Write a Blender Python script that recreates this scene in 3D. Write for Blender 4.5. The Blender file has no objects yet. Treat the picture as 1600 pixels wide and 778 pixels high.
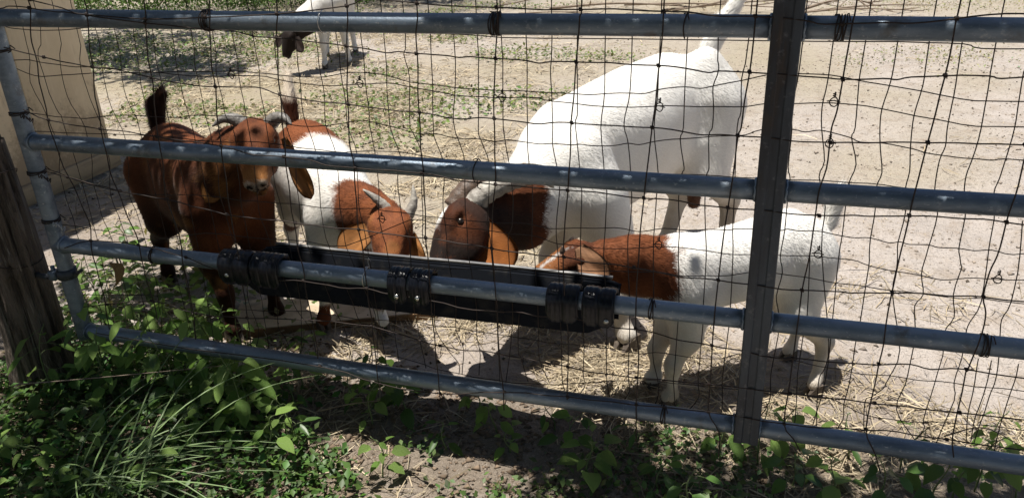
import bpy, math, random
import numpy as np
from mathutils import Vector, Matrix

scene = bpy.context.scene
col = scene.collection
R3 = math.radians

# ---------------------------------------------------------------- camera
CAM = np.array([0.0, -1.62, 1.40])
cx = (0.9564819, 0.28932423, -0.03786646)
cy = (0.08875773, -0.412107, -0.90680201)
cz = (-0.27796482, 0.86397877, -0.41985265)
cam_d = bpy.data.cameras.new("camera")
cam = bpy.data.objects.new("camera", cam_d)
col.objects.link(cam)
cam.matrix_world = Matrix(((cx[0], -cy[0], -cz[0], CAM[0]), (cx[1], -cy[1], -cz[1], CAM[1]),
                           (cx[2], -cy[2], -cz[2], CAM[2]), (0, 0, 0, 1)))
cam_d.sensor_width = 36.0
cam_d.lens = 28.44
cam_d.clip_start = 0.05
cam_d.clip_end = 400
scene.camera = cam

# ---------------------------------------------------------------- light
SUN_DIR = Vector((0.14, 0.022, -1.0)).normalized()      # the way the light travels
world = bpy.data.worlds.new("World")
scene.world = world
world.use_nodes = True
wn = world.node_tree
sky = wn.nodes.new("ShaderNodeTexSky")
sky.sky_type = 'NISHITA'
sky.sun_disc = False
to_sun = -SUN_DIR
sky.sun_elevation = math.asin(to_sun.z)
sky.sun_rotation = math.atan2(to_sun.x, to_sun.y)
bg = wn.nodes["Background"]
wn.links.new(sky.outputs[0], bg.inputs[0])
bg.inputs[1].default_value = 0.055
sun_d = bpy.data.lights.new("sun", 'SUN')
sun_d.energy = 5.0
sun_d.angle = R3(0.53)
sun_d.color = (1.0, 0.955, 0.88)
sun = bpy.data.objects.new("sun", sun_d)
col.objects.link(sun)
sun.location = (0, 0, 8)
sun.rotation_euler = SUN_DIR.to_track_quat('-Z', 'Y').to_euler()
scene.view_settings.view_transform = 'Standard'
scene.view_settings.look = 'None'
scene.view_settings.exposure = 0.45
scene.view_settings.gamma = 1.0
scene.cycles.max_bounces = 6
scene.cycles.transparent_max_bounces = 8

# ---------------------------------------------------------------- tags
def tag(o, label=None, cat=None, group=None, kind=None):
    if label: o["label"] = label
    if cat: o["category"] = cat
    if group: o["group"] = group
    if kind: o["kind"] = kind
    return o

def link(name, me, mat=None, parent=None, loc=None):
    o = bpy.data.objects.new(name, me)
    col.objects.link(o)
    if mat is not None and me is not None and len(me.materials) == 0:
        me.materials.append(mat)
    if loc is not None: o.location = loc
    if parent is not None:
        o.parent = parent
    return o

def empty(name, loc, rz=0.0):
    o = bpy.data.objects.new(name, None)
    o.empty_display_size = 0.1
    col.objects.link(o)
    o.location = loc
    o.rotation_euler = (0, 0, rz)
    return o

def reparent(o, root):
    """parent o (built in world space) to an unrotated root empty"""
    o.parent = root
    o.location = Vector(o.location) - Vector(root.location)

def wmesh(name, V, F, mat, root=None, smooth=True, cols=None):
    """mesh from world space vertices; origin moved to the parent's base"""
    V = np.asarray(V, dtype=np.float64).reshape(-1, 3)
    off = np.array(root.location) if root is not None else np.zeros(3)
    if root is not None and root.parent is not None:
        off = off + np.array(root.parent.location)
    me = bpy.data.meshes.new(name)
    n = len(V)
    F = list(F) if not isinstance(F, np.ndarray) else F
    if isinstance(F, np.ndarray):
        m, k = F.shape
        me.vertices.add(n)
        me.vertices.foreach_set("co", (V - off).astype(np.float32).ravel())
        me.loops.add(m * k)
        me.loops.foreach_set("vertex_index", F.astype(np.int32).ravel())
        me.polygons.add(m)
        me.polygons.foreach_set("loop_start", (np.arange(m) * k).astype(np.int32))
        me.polygons.foreach_set("loop_total", np.full(m, k, dtype=np.int32))
        me.update(calc_edges=True)
    else:
        me.from_pydata((V - off).tolist(), [], F)
        me.update()
    if smooth:
        me.polygons.foreach_set("use_smooth", [True] * len(me.polygons))
    if cols is not None:
        a = me.color_attributes.new("Col", 'FLOAT_COLOR', 'POINT')
        c = np.ones((n, 4), dtype=np.float32); c[:, :3] = cols
        a.data.foreach_set("color", c.ravel())
    o = link(name, me, mat)
    if root is not None: o.parent = root
    return o

class MB:
    """collects shapes into one mesh"""
    def __init__(s): s.V = []; s.F = []; s.n = 0
    def add(s, V, F):
        s.V.extend([tuple(v) for v in V]); s.F.extend([tuple(i + s.n for i in f) for f in F]); s.n += len(V)
    def box(s, c, size, M=None, bev=0.0):
        c = np.array(c, float); h = np.array(size, float) / 2
        if bev > 0:
            pts = []
            for sx in (-1, 1):
                for sy in (-1, 1):
                    for sz in (-1, 1):
                        for a in range(3):
                            p = np.array([sx, sy, sz], float) * h
                            q = p.copy()
                            for b in range(3):
                                if b != a: q[b] -= math.copysign(bev, p[b])
                            pts.append(q)
            P = np.array(pts)
            import bmesh
            bm = bmesh.new()
            vs = [bm.verts.new(p) for p in P]
            r = bmesh.ops.convex_hull(bm, input=vs)
            bm.verts.index_update()
            V = np.array([v.co[:] for v in bm.verts]); F = [[v.index for v in f.verts] for f in bm.faces]
            bm.free()
        else:
            V = np.array([(x, y, z) for x in (-1, 1) for y in (-1, 1) for z in (-1, 1)], float) * h
            F = [(0, 1, 3, 2), (4, 6, 7, 5), (0, 4, 5, 1), (2, 3, 7, 6), (0, 2, 6, 4), (1, 5, 7, 3)]
        if M is not None: V = V @ np.array(M).T
        s.add(V + c, F)
        return s
    def tube(s, pts, r, seg=8, caps=True, flat=None):
        V, F = sweep(pts, r, seg, caps, flat); s.add(V, F); return s
    def build(s, name, mat, root=None, smooth=True):
        return wmesh(name, np.array(s.V), s.F, mat, root, smooth)

def unit(v):
    v = np.asarray(v, float); n = np.linalg.norm(v)
    return v / n if n > 1e-12 else v

def sweep(pts, r, seg=8, caps=True, flat=None):
    P = np.asarray(pts, float); n = len(P)
    rr = np.full(n, r, float) if np.isscalar(r) else np.asarray(r, float)
    T = np.gradient(P, axis=0); T /= np.maximum(np.linalg.norm(T, axis=1, keepdims=True), 1e-9)
    up = np.array([0, 0, 1.0]) if abs(T[0][2]) < 0.9 else np.array([1.0, 0, 0])
    a = unit(np.cross(T[0], up)); V = []
    for i in range(n):
        a = unit(a - T[i] * (a @ T[i])); b = np.cross(T[i], a)
        for k in range(seg):
            t = 2 * math.pi * k / seg
            V.append(P[i] + rr[i] * (a * math.cos(t) + b * math.sin(t) * (flat or 1.0)))
    F = [(i * seg + k, i * seg + (k + 1) % seg, (i + 1) * seg + (k + 1) % seg, (i + 1) * seg + k)
         for i in range(n - 1) for k in range(seg)]
    if caps:
        F.append(tuple(range(seg))[::-1]); F.append(tuple((n - 1) * seg + k for k in range(seg)))
    return V, F

def catmull(pts, sub=3):
    P = np.asarray(pts, float)
    if len(P) < 3: return P
    Q = np.vstack([2 * P[0] - P[1], P, 2 * P[-1] - P[-2]]); out = []
    for i in range(1, len(Q) - 2):
        p0, p1, p2, p3 = Q[i - 1], Q[i], Q[i + 1], Q[i + 2]
        for k in range(sub):
            t = k / sub
            out.append(0.5 * (2 * p1 + (p2 - p0) * t + (2 * p0 - 5 * p1 + 4 * p2 - p3) * t * t + (3 * p1 - p0 - 3 * p2 + p3) * t ** 3))
    out.append(P[-1])
    return np.array(out)

# ---------------------------------------------------------------- noise
def _h(i, j, k, seed):
    n = (i * 374761393 + j * 668265263 + k * 2147483647 + seed * 144665) & 0xFFFFFFFF
    n = ((n ^ (n >> 13)) * 1274126177) & 0xFFFFFFFF
    return ((n ^ (n >> 16)) & 0xFFFF) / 65535.0

def vnoise(P, scale, seed=0):
    Q = np.asarray(P, float) * scale
    if Q.shape[1] == 2: Q = np.column_stack([Q, np.zeros(len(Q))])
    I = np.floor(Q).astype(np.int64); f = Q - I; f = f * f * (3 - 2 * f)
    r = 0
    for a in (0, 1):
        for b in (0, 1):
            for c in (0, 1):
                w = (f[:, 0] if a else 1 - f[:, 0]) * (f[:, 1] if b else 1 - f[:, 1]) * (f[:, 2] if c else 1 - f[:, 2])
                r = r + w * _h(I[:, 0] + a, I[:, 1] + b, I[:, 2] + c, seed)
    return r * 2 - 1

def fbm(P, scale, oct=3, seed=0):
    r = 0; a = 1.0
    for o in range(oct):
        r = r + a * vnoise(P, scale * 2 ** o, seed + o * 17); a *= 0.5
    return r / 1.75

def unitrows(X): return X / np.maximum(np.linalg.norm(X, axis=1, keepdims=True), 1e-9)
def mix(a, b, m):
    m = np.clip(m, 0, 1)
    if m.ndim == 1: m = m[:, None]
    return a * (1 - m) + b * m
def step(x, w=0.01): return np.clip(x / w + .5, 0, 1)

# ---------------------------------------------------------------- materials
def mat(name, base, rough=0.6, metal=0.0, spec=None, bump=None, noise=None, attr=False, sheen=0.0, translucent=0.0, rand=0.0, coord='Object'):
    m = bpy.data.materials.new(name); m.use_nodes = True
    nt = m.node_tree; N = nt.nodes; L = nt.links
    b = N["Principled BSDF"]
    b.inputs["Base Color"].default_value = (*base, 1)
    b.inputs["Roughness"].default_value = rough
    b.inputs["Metallic"].default_value = metal
    if spec is not None: b.inputs["Specular IOR Level"].default_value = spec
    if sheen:
        b.inputs["Sheen Weight"].default_value = sheen; b.inputs["Sheen Roughness"].default_value = 0.4
    src = None
    tc = N.new("ShaderNodeTexCoord")
    if attr:
        a = N.new("ShaderNodeAttribute"); a.attribute_name = "Col"; src = a.outputs["Color"]
    if noise:                      # list of (scale, colour, low, high) layers mixed over the base
        if src is None:
            rgb = N.new("ShaderNodeRGB"); rgb.outputs[0].default_value = (*base, 1); src = rgb.outputs[0]
        for i, (sc, c, lo, hi, *st) in enumerate(noise):
            t = N.new("ShaderNodeTexNoise"); t.inputs["Scale"].default_value = sc
            t.inputs["Detail"].default_value = 6; t.inputs["Roughness"].default_value = 0.65
            if st:
                mp = N.new("ShaderNodeMapping"); mp.inputs["Scale"].default_value = st[0]
                L.new(tc.outputs[coord], mp.inputs[0]); L.new(mp.outputs[0], t.inputs["Vector"])
            else: L.new(tc.outputs[coord], t.inputs["Vector"])
            mr = N.new("ShaderNodeMapRange"); mr.inputs[1].default_value = lo; mr.inputs[2].default_value = hi
            L.new(t.outputs[0], mr.inputs[0])
            mx = N.new("ShaderNodeMix"); mx.data_type = 'RGBA'
            L.new(mr.outputs[0], mx.inputs[0]); L.new(src, mx.inputs[6]); mx.inputs[7].default_value = (*c, 1)
            src = mx.outputs[2]
    if rand:
        oi = N.new("ShaderNodeObjectInfo"); hs = N.new("ShaderNodeHueSaturation")
        mr = N.new("ShaderNodeMapRange"); mr.inputs[3].default_value = 1 - rand; mr.inputs[4].default_value = 1 + rand
        L.new(oi.outputs["Random"], mr.inputs[0]); L.new(mr.outputs[0], hs.inputs["Value"])
        if src is None:
            rgb = N.new("ShaderNodeRGB"); rgb.outputs[0].default_value = (*base, 1); src = rgb.outputs[0]
        L.new(src, hs.inputs["Color"]); src = hs.outputs[0]
    if src is not None: L.new(src, b.inputs["Base Color"])
    if bump:
        for i, (sc, st, *mpv) in enumerate(bump if isinstance(bump, list) else [bump]):
            t = N.new("ShaderNodeTexNoise"); t.inputs["Scale"].default_value = sc; t.inputs["Detail"].default_value = 6
            if mpv:
                mp = N.new("ShaderNodeMapping"); mp.inputs["Scale"].default_value = mpv[0]
                L.new(tc.outputs[coord], mp.inputs[0]); L.new(mp.outputs[0], t.inputs["Vector"])
            else: L.new(tc.outputs[coord], t.inputs["Vector"])
            bn = N.new("ShaderNodeBump"); bn.inputs["Strength"].default_value = 1.0; bn.inputs["Distance"].default_value = st
            L.new(t.outputs[0], bn.inputs["Height"])
            if b.inputs["Normal"].links: L.new(b.inputs["Normal"].links[0].from_socket, bn.inputs["Normal"])
            L.new(bn.outputs[0], b.inputs["Normal"])
    if translucent:
        tr = N.new("ShaderNodeBsdfTranslucent")
        if src is not None: L.new(src, tr.inputs[0])
        else: tr.inputs[0].default_value = (*base, 1)
        mx = N.new("ShaderNodeMixShader"); mx.inputs[0].default_value = translucent
        L.new(b.outputs[0], mx.inputs[1]); L.new(tr.outputs[0], mx.inputs[2])
        L.new(mx.outputs[0], N["Material Output"].inputs[0])
    return m

M_ground = mat("dry dirt", (0.40, 0.335, 0.275), 0.95, spec=0.15, attr=True,
               noise=[(9, (0.33, 0.27, 0.215), 0.48, 0.75), (60, (0.26, 0.215, 0.17), 0.58, 0.74), (210, (0.52, 0.465, 0.41), 0.58, 0.72)],
               bump=[(14, 0.03), (45, 0.018), (160, 0.006)])
M_galv = mat("galvanised steel", (0.24, 0.29, 0.35), 0.50, 0.72,
             noise=[(22, (0.14, 0.18, 0.23), 0.42, 0.62, (0.25, 1, 1)), (70, (0.36, 0.39, 0.42), 0.58, 0.72), (9, (0.13, 0.115, 0.095), 0.58, 0.74), (140, (0.48, 0.50, 0.52), 0.62, 0.70, (0.5, 1, 1)), (5, (0.13, 0.085, 0.055), 0.66, 0.78)],
             bump=[(180, 0.0006), (30, 0.0008, (0.15, 1, 1))])
M_galv_dark = mat("weathered steel channel", (0.075, 0.088, 0.105), 0.55, 0.5,
             noise=[(14, (0.045, 0.045, 0.05), 0.45, 0.65, (1, 1, 0.2)), (60, (0.15, 0.155, 0.165), 0.58, 0.72), (7, (0.10, 0.075, 0.055), 0.62, 0.78, (2, 2, 0.4))], bump=(120, 0.0008))
M_wire = mat("rusty wire", (0.028, 0.019, 0.016), 0.7, 0.2, noise=[(90, (0.055, 0.032, 0.022), 0.5, 0.7)])
M_wire_new = mat("bright tie wire", (0.55, 0.54, 0.52), 0.35, 0.9)
M_plastic = mat("black plastic", (0.006, 0.007, 0.011), 0.30, spec=0.28, noise=[(30, (0.022, 0.022, 0.024), 0.52, 0.72)], bump=(60, 0.0012))
M_basin = mat("dull black basin plastic", (0.015, 0.017, 0.022), 0.6, spec=0.0, noise=[(18, (0.045, 0.043, 0.040), 0.5, 0.72)])
M_plastic_rim = mat("scuffed plastic rim", (0.09, 0.09, 0.095), 0.4, spec=0.6, noise=[(40, (0.30, 0.29, 0.27), 0.5, 0.7, (0.3, 1, 1))])
M_screw = mat("zinc screw", (0.6, 0.6, 0.58), 0.3, 1.0)
M_post = mat("weathered cedar", (0.17, 0.13, 0.10), 0.9, attr=False,
             noise=[(10, (0.06, 0.043, 0.032), 0.48, 0.62, (3, 3, 0.35)), (30, (0.36, 0.31, 0.25), 0.54, 0.72, (3, 3, 0.2))],
             bump=[(24, 0.03, (3, 3, 0.25)), (90, 0.004, (2, 2, 0.4))])
M_siding = mat("tan painted siding", (0.74, 0.62, 0.45), 0.75,
               noise=[(3, (0.62, 0.51, 0.36), 0.40, 0.7), (9, (0.44, 0.35, 0.24), 0.62, 0.78, (1, 1, 0.3)), (40, (0.77, 0.66, 0.50), 0.55, 0.75, (1, 1, 0.15))], bump=(60, 0.0015, (1, 1, 0.2)))
def splash(m, z0, z1, c):
    """dried mud splashed up from the ground, breaking up with height"""
    nt = m.node_tree; N = nt.nodes; L = nt.links; b = N["Principled BSDF"]; src = b.inputs["Base Color"].links[0].from_socket
    tc = N.new("ShaderNodeTexCoord"); sp = N.new("ShaderNodeSeparateXYZ"); L.new(tc.outputs["Object"], sp.inputs[0])
    mr = N.new("ShaderNodeMapRange"); mr.inputs[1].default_value = z1; mr.inputs[2].default_value = z0; mr.inputs[3].default_value = -.25; mr.inputs[4].default_value = .35; L.new(sp.outputs[2], mr.inputs[0])
    t = N.new("ShaderNodeTexNoise"); t.inputs["Scale"].default_value = 9; t.inputs["Detail"].default_value = 8; t.inputs["Roughness"].default_value = .75; L.new(tc.outputs["Object"], t.inputs["Vector"])
    ad = N.new("ShaderNodeMath"); L.new(mr.outputs[0], ad.inputs[0]); L.new(t.outputs[0], ad.inputs[1])
    m2 = N.new("ShaderNodeMapRange"); m2.inputs[1].default_value = .52; m2.inputs[2].default_value = .68; m2.inputs[4].default_value = .75; L.new(ad.outputs[0], m2.inputs[0])
    mx = N.new("ShaderNodeMix"); mx.data_type = 'RGBA'; L.new(m2.outputs[0], mx.inputs[0]); L.new(src, mx.inputs[6]); mx.inputs[7].default_value = (*c, 1); L.new(mx.outputs[2], b.inputs["Base Color"])
splash(M_siding, 0.0, .75, (.33, .25, .17))
M_trim = mat("bare trim board", (0.40, 0.29, 0.17), 0.8, noise=[(14, (0.24, 0.17, 0.10), 0.5, 0.72, (1, 0.3, 3))], bump=(60, 0.002))
M_board = mat("dusty plywood", (0.58, 0.48, 0.35), 0.85, noise=[(8, (0.34, 0.26, 0.17), 0.45, 0.7), (60, (0.25, 0.19, 0.13), 0.6, 0.75)], bump=(80, 0.001))
M_board_edge = mat("board edge", (0.20, 0.12, 0.06), 0.9, noise=[(60, (0.10, 0.06, 0.03), 0.5, 0.7)])
M_straw = mat("straw", (0.62, 0.51, 0.31), 0.7, attr=True, spec=0.3, translucent=0.12)
M_leaf = mat("green leaf", (0.13, 0.25, 0.045), 0.45, spec=0.45, noise=[(35, (0.20, 0.31, 0.06), 0.45, 0.7)], translucent=0.38, rand=0.38, bump=(120, 0.0015))
M_leaf_light = mat("light green leaf", (0.21, 0.34, 0.075), 0.45, spec=0.45, noise=[(35, (0.27, 0.38, 0.10), 0.45, 0.7)], translucent=0.38, rand=0.3, bump=(120, 0.0015))
M_leaf_dark = mat("dark green leaf", (0.065, 0.14, 0.03), 0.4, spec=0.5, noise=[(35, (0.10, 0.18, 0.04), 0.45, 0.7), (14, (0.28, 0.25, 0.06), 0.66, 0.74)], translucent=0.3, rand=0.3)
M_leaf2 = mat("ground cover leaf", (0.07, 0.15, 0.03), 0.5, attr=True, translucent=0.3)
M_grass = mat("grass blade", (0.17, 0.25, 0.10), 0.45, rand=0.3, translucent=0.25)
M_stem = mat("green stem", (0.14, 0.19, 0.07), 0.6)
M_twig = mat("dry twig", (0.26, 0.20, 0.15), 0.85, noise=[(30, (0.14, 0.11, 0.085), 0.5, 0.7)])
M_bark = mat("bark", (0.14, 0.11, 0.085), 0.9, bump=(30, 0.02, (1, 1, 0.3)))
M_clod = mat("dirt clod", (0.3, 0.24, 0.19), 0.95, attr=True)
M_fur = mat("goat coat", (0.5, 0.5, 0.5), 0.68, attr=True, sheen=0.04, spec=0.12, bump=[(260, 0.0004), (60, 0.0006)])
M_ear = mat("goat ear", (0.5, 0.5, 0.5), 0.7, attr=True, sheen=0.05, spec=0.15, translucent=0.12, bump=(240, 0.0012))
M_horn = mat("horn", (0.36, 0.33, 0.29), 0.5, noise=[(70, (0.19, 0.17, 0.15), 0.45, 0.65), (16, (0.48, 0.45, 0.38), 0.5, 0.7)], bump=(90, 0.003))
M_horn_grey = mat("grey horn", (0.20, 0.185, 0.17), 0.5, noise=[(70, (0.11, 0.10, 0.09), 0.45, 0.65)], bump=(90, 0.003))
M_horn_dark = mat("dark horn", (0.13, 0.085, 0.06), 0.55, noise=[(70, (0.07, 0.05, 0.04), 0.45, 0.65)], bump=(90, 0.003))
M_hoof = mat("hoof", (0.09, 0.07, 0.055), 0.6, noise=[(60, (0.2, 0.16, 0.12), 0.5, 0.7)])
M_eye = mat("goat eye", (0.022, 0.012, 0.006), 0.32, spec=0.8)
M_pupil = mat("goat pupil", (0.005, 0.005, 0.005), 0.1)

# ================================================================ ground
rng = np.random.default_rng(7); random.seed(7)
def gh(x, y):
    P = np.column_stack([np.atleast_1d(x), np.atleast_1d(y)]).astype(float)
    near = np.clip(1.4 - np.abs(P[:, 1] - 1.0) / 6.0, 0.25, 1)
    return (0.016 * fbm(P, 2.1, 3, 1) + 0.012 * fbm(P, 9, 3, 2) - 0.016 * np.maximum(0, vnoise(P, 13, 15) - .45) + 0.004 * np.abs(vnoise(P, 33, 5))) * near - 0.004
def gz(x, y): return float(gh(x, y)[0])

def axis(lo, hi, c, n, k):
    t = np.linspace(-1, 1, n); s = np.sinh(t * k) / np.sinh(k)
    return np.where(s < 0, c + s * (c - lo), c + s * (hi - c))
gx = axis(-60, 50, -.8, 520, 5.6); gy = axis(-30, 70, .8, 480, 5.2)
X, Y = np.meshgrid(gx, gy, indexing='ij'); xy = np.column_stack([X.ravel(), Y.ravel()])
Z = gh(xy[:, 0], xy[:, 1])
n1 = fbm(xy, 1.1, 3, 61); n2 = fbm(xy, 6, 3, 62)
sand = np.array((.445, .395, .355)); humus_and_shade = np.array((.135, .105, .075)); litter = np.array((.34, .29, .185)); damp = np.array((.25, .205, .165))
C = np.tile(sand, (len(xy), 1)) * (1 + .10 * n2)[:, None]
C = mix(C, litter, np.clip(.55 + n1 * .7, 0, 1) * step(-xy[:, 0] * .55 + .35 + .25 * xy[:, 1] - .6 + n1, .8) * step(xy[:, 1] - 1.0, .6) * .8)
C = mix(C, humus_and_shade, step(-.10 - xy[:, 1] - .25 * (xy[:, 0] + 1.1) + .22 * n1 + .1 * n2, .3) * step(-.75 - xy[:, 0] + .3 * n1, .35))      # dark leaf mould by the hinge post
C = mix(C, damp, step(.34 - np.hypot(xy[:, 0] - .2, xy[:, 1] - .45) + .12 * n2, .2) * .6)
C = mix(C, damp, step(.42 - np.hypot(xy[:, 0] + .45, (xy[:, 1] - .5) * 1.2) + .12 * n2, .2) * .5)
C = mix(C, damp, step(.55 - np.hypot(xy[:, 0] + 2.6, (xy[:, 1] - 1.15) * 1.2) + .2 * n2, .2) * .6)
C = mix(C, humus_and_shade * 1.2, step(.24 - np.abs(xy[:, 1] - .05 - .10 * (xy[:, 0] + .5)) + .10 * n2, .12) * step(xy[:, 0] + 1.4, .3) * .8)  # dark soil band along the gate foot, painted darker to deepen its shade
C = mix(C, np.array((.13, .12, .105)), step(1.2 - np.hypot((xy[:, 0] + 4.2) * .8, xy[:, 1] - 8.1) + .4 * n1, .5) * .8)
nx, ny = X.shape; ii, jj = np.meshgrid(np.arange(nx - 1), np.arange(ny - 1), indexing='ij')
a = (ii * ny + jj).ravel(); F = np.column_stack([a, a + ny, a + ny + 1, a + 1])
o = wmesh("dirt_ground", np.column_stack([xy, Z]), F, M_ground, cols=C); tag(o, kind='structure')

def blades(name, pos, length, width, yaw, pitch, bend, colr, mat_, kind='stuff', label=None, cat=None):
    """many thin bent strips as one mesh (straw, dry grass)"""
    n = len(pos); d = np.column_stack([np.cos(yaw) * np.cos(pitch), np.sin(yaw) * np.cos(pitch), np.sin(pitch)])
    sd = np.column_stack([-np.sin(yaw), np.cos(yaw), np.zeros(n)])
    tw = rng.normal(0, .5, n); upv = np.cross(d, sd); sd = sd * np.cos(tw)[:, None] + upv * np.sin(tw)[:, None]
    V = []
    for t, w in ((0, .8), (.5, 1.0), (1.0, .35)):
        p = pos + d * (length * t)[:, None] + np.column_stack([-np.sin(yaw), np.cos(yaw), np.zeros(n)]) * (bend * length * t * t)[:, None]
        p[:, 2] += np.abs(bend) * length * .18 * math.sin(math.pi * t)
        V += [p - sd * (width * w)[:, None], p + sd * (width * w)[:, None]]
    V = np.stack(V, 1).reshape(-1, 3); b = (np.arange(n) * 6)[:, None]
    F = np.vstack([b + np.array([0, 1, 3, 2]), b + np.array([2, 3, 5, 4])])
    o = wmesh(name, V, F, mat_, cols=np.repeat(colr, 6, 0), smooth=False); tag(o, label, cat, kind=kind); return o

def clump(P): return np.clip(.45 + 1.3 * fbm(P, 2.6, 2, 123) + .9 * fbm(P, 8, 2, 124), 0, 1)
def scatter(n, dens, lo, hi):
    out = []
    while sum(map(len, out)) < n:
        P = rng.random((n * 3, 2)) * (np.array(hi) - lo) + lo
        out.append(P[rng.random(len(P)) < dens(P)])
    return np.vstack(out)[:n]

def straw(name, n, dens, lo, hi, L, W, label, h=.012, bright=1.0):
    P = scatter(n, lambda P: dens(P) * clump(P), lo, hi); z = gh(P[:, 0], P[:, 1]) + rng.random(n) * h * clump(P) + .001
    c = np.array((.54, .46, .325)) * bright; k = rng.random((n, 1)); cc = c * (1 - k) + np.array((.33, .26, .17)) * k
    cc *= rng.uniform(.5, 1.3, (n, 1))
    blades(name, np.column_stack([P, z]), rng.uniform(*L, n), rng.uniform(*W, n), rng.random(n) * 6.283, rng.normal(.03, .12, n), rng.normal(0, .22, n), cc, M_straw, label=label, cat="straw")

g_ = lambda P, c, r: np.exp(-(((P - c) / r) ** 2).sum(1))
straw("loose_straw", 9500, lambda P: np.clip(.12 + .75 * g_(P, (-.75, .55), (.5, .35)) + .30 * g_(P, (.0, .32), (.45, .22)) + .22 * g_(P, (.55, .45), (.5, .25)) + .5 * g_(P, (-.3, .0), (.5, .14)) + .6 * g_(P, (.3, .10), (.6, .12)) - .45 * (fbm(P, 5, 2, 3) < -.05), 0, 1) * (P[:, 1] < 1.6),
      (-2.4, -.5), (1.7, 1.5), (.03, .13), (.0010, .0023), "pale straw strewn over the dirt under the gate and goats")
straw("hay_litter", 20000, lambda P: np.clip(1.1 * g_(P, (-2.9, 2.4), (1.3, 1.2)) + .5 * g_(P, (-1.7, 2.2), (.9, 1.2)) + .5 * g_(P, (-3.6, 5.5), (2.0, 2.2)) + .05 * (vnoise(P, 1.6, 4) > .2), 0, 1) * (.15 + .85 * (P[:, 0] < -.7 + .3 * vnoise(P, 2, 44))),
      (-8, 1.0), (2.6, 9.5), (.04, .14), (.0016, .0034), "yellowed hay litter trodden into the pen floor behind the goats", h=.02, bright=1.15)
straw("fine_chaff", 12000, lambda P: np.clip(.30 + .5 * (vnoise(P, 3, 8) > 0), 0, 1), (-3.2, -.6), (3.0, 4.5), (.008, .03), (.0006, .0012), "fine chaff and straw bits over the sand", h=.003)

# clods, droppings and leaf bits
def bits(name, n, dens, lo, hi, r, colr, label, cat, flat=.6):
    P = scatter(n, dens, lo, hi); z = gh(P[:, 0], P[:, 1]); base = np.array([(1, 0, -.3), (-.5, .87, -.3), (-.5, -.87, -.3), (0, 0, 1), (.1, .1, -1)], float)
    f = np.array([(0, 1, 3), (1, 2, 3), (2, 0, 3), (1, 0, 4), (2, 1, 4), (0, 2, 4)])
    rr = rng.uniform(*r, n) * rng.choice([.5, 1, 1, 1.6], n); V = base[None] * rng.uniform(.6, 1.4, (n, 5, 3)) * rr[:, None, None]; V[:, :, 2] *= flat
    an = rng.random(n) * 6.28; ca, sa = np.cos(an)[:, None], np.sin(an)[:, None]; x = V[:, :, 0] * ca - V[:, :, 1] * sa; y = V[:, :, 0] * sa + V[:, :, 1] * ca
    V = np.stack([x, y, V[:, :, 2]], 2) + np.column_stack([P, z + rr * .2])[:, None, :]
    F = (f[None] + (np.arange(n) * 5)[:, None, None]).reshape(-1, 3)
    c = np.array(colr) * rng.uniform(.6, 1.35, (n, 1)); o = wmesh(name, V.reshape(-1, 3), F, M_clod, cols=np.repeat(c, 5, 0), smooth=False); tag(o, label, cat, kind='stuff')
bits("dirt_clods", 9000, lambda P: np.clip(.3 + .7 * (vnoise(P, 4, 6) > .1), 0, 1), (-4, -.6), (3.2, 5.5), (.002, .007), (.34, .28, .225), "small clods and grains on the bare dirt", "dirt")
bits("small_stones", 3500, lambda P: np.clip(.2 + (vnoise(P, 3.1, 19) > .1) + (vnoise(P, 9, 20) > .3), 0, 1), (-5, .2), (3.5, 7), (.004, .011), (.30, .25, .205), "small stones and dirt lumps on the pen floor", "stones", .5)
bits("droppings", 1500, lambda P: np.clip(.12 + (vnoise(P, 2.3, 16) > .25) + 2 * g_(P, (-2.9, 1.45), (.5, .35)), 0, 1), (-4.5, .2), (3.2, 6), (.004, .007), (.07, .055, .04), "dark goat droppings scattered over the pen", "droppings", .9)
bits("crumbled_leaves", 9000, lambda P: np.clip(.2 + .8 * (vnoise(P, 5, 26) > -.1), 0, 1) * (P[:, 1] < .35 - .2 * (P[:, 0] + 1)), (-2.4, -.75), (1.0, .5), (.004, .012), (.20, .145, .10), "brown crumbled leaves on the ground in front of the gate", "leaf litter", .35)

# ================================================================ gate
RAD = .0217; RX0, RX1 = -1.874, 1.79; RAILZ = [1.433, 1.122, .798, .495, .213]
gate = empty("metal_gate", (RX0, 0, 0)); tag(gate, "galvanised tubular farm gate with five rails and a steel centre brace, spanning the picture", "gate")
def tube_line(a, b, r, n=60, seg=18, wob=0.0, seed=0):
    t = np.linspace(0, 1, n)[:, None]; P = np.array(a) * (1 - t) + np.array(b) * t
    if wob: P = P + wob * np.column_stack([vnoise(P, 1.7, seed), vnoise(P, 1.7, seed + 1), vnoise(P, 1.3, seed + 2)]) * np.array((0, 1, 1))
    return P
for i, z in enumerate(RAILZ):
    m = MB(); m.tube(tube_line((RX0, 0, z), (.008, 0, z), RAD, wob=.0022, seed=i), RAD, 20); m.tube(tube_line((.062, 0, z), (RX1, 0, z), RAD, wob=.0022, seed=i + 9), RAD, 20)
    for xx in (.0055, .0645):                                   # weld beads
        t = np.linspace(0, 2 * math.pi, 25); m.tube(np.column_stack([np.full(25, xx) + .0012 * np.sin(9 * t), (RAD + .0008) * np.cos(t), z + (RAD + .0008) * np.sin(t)]), .0032, 6, False)
    m.build("rail", M_galv, gate)
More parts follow.
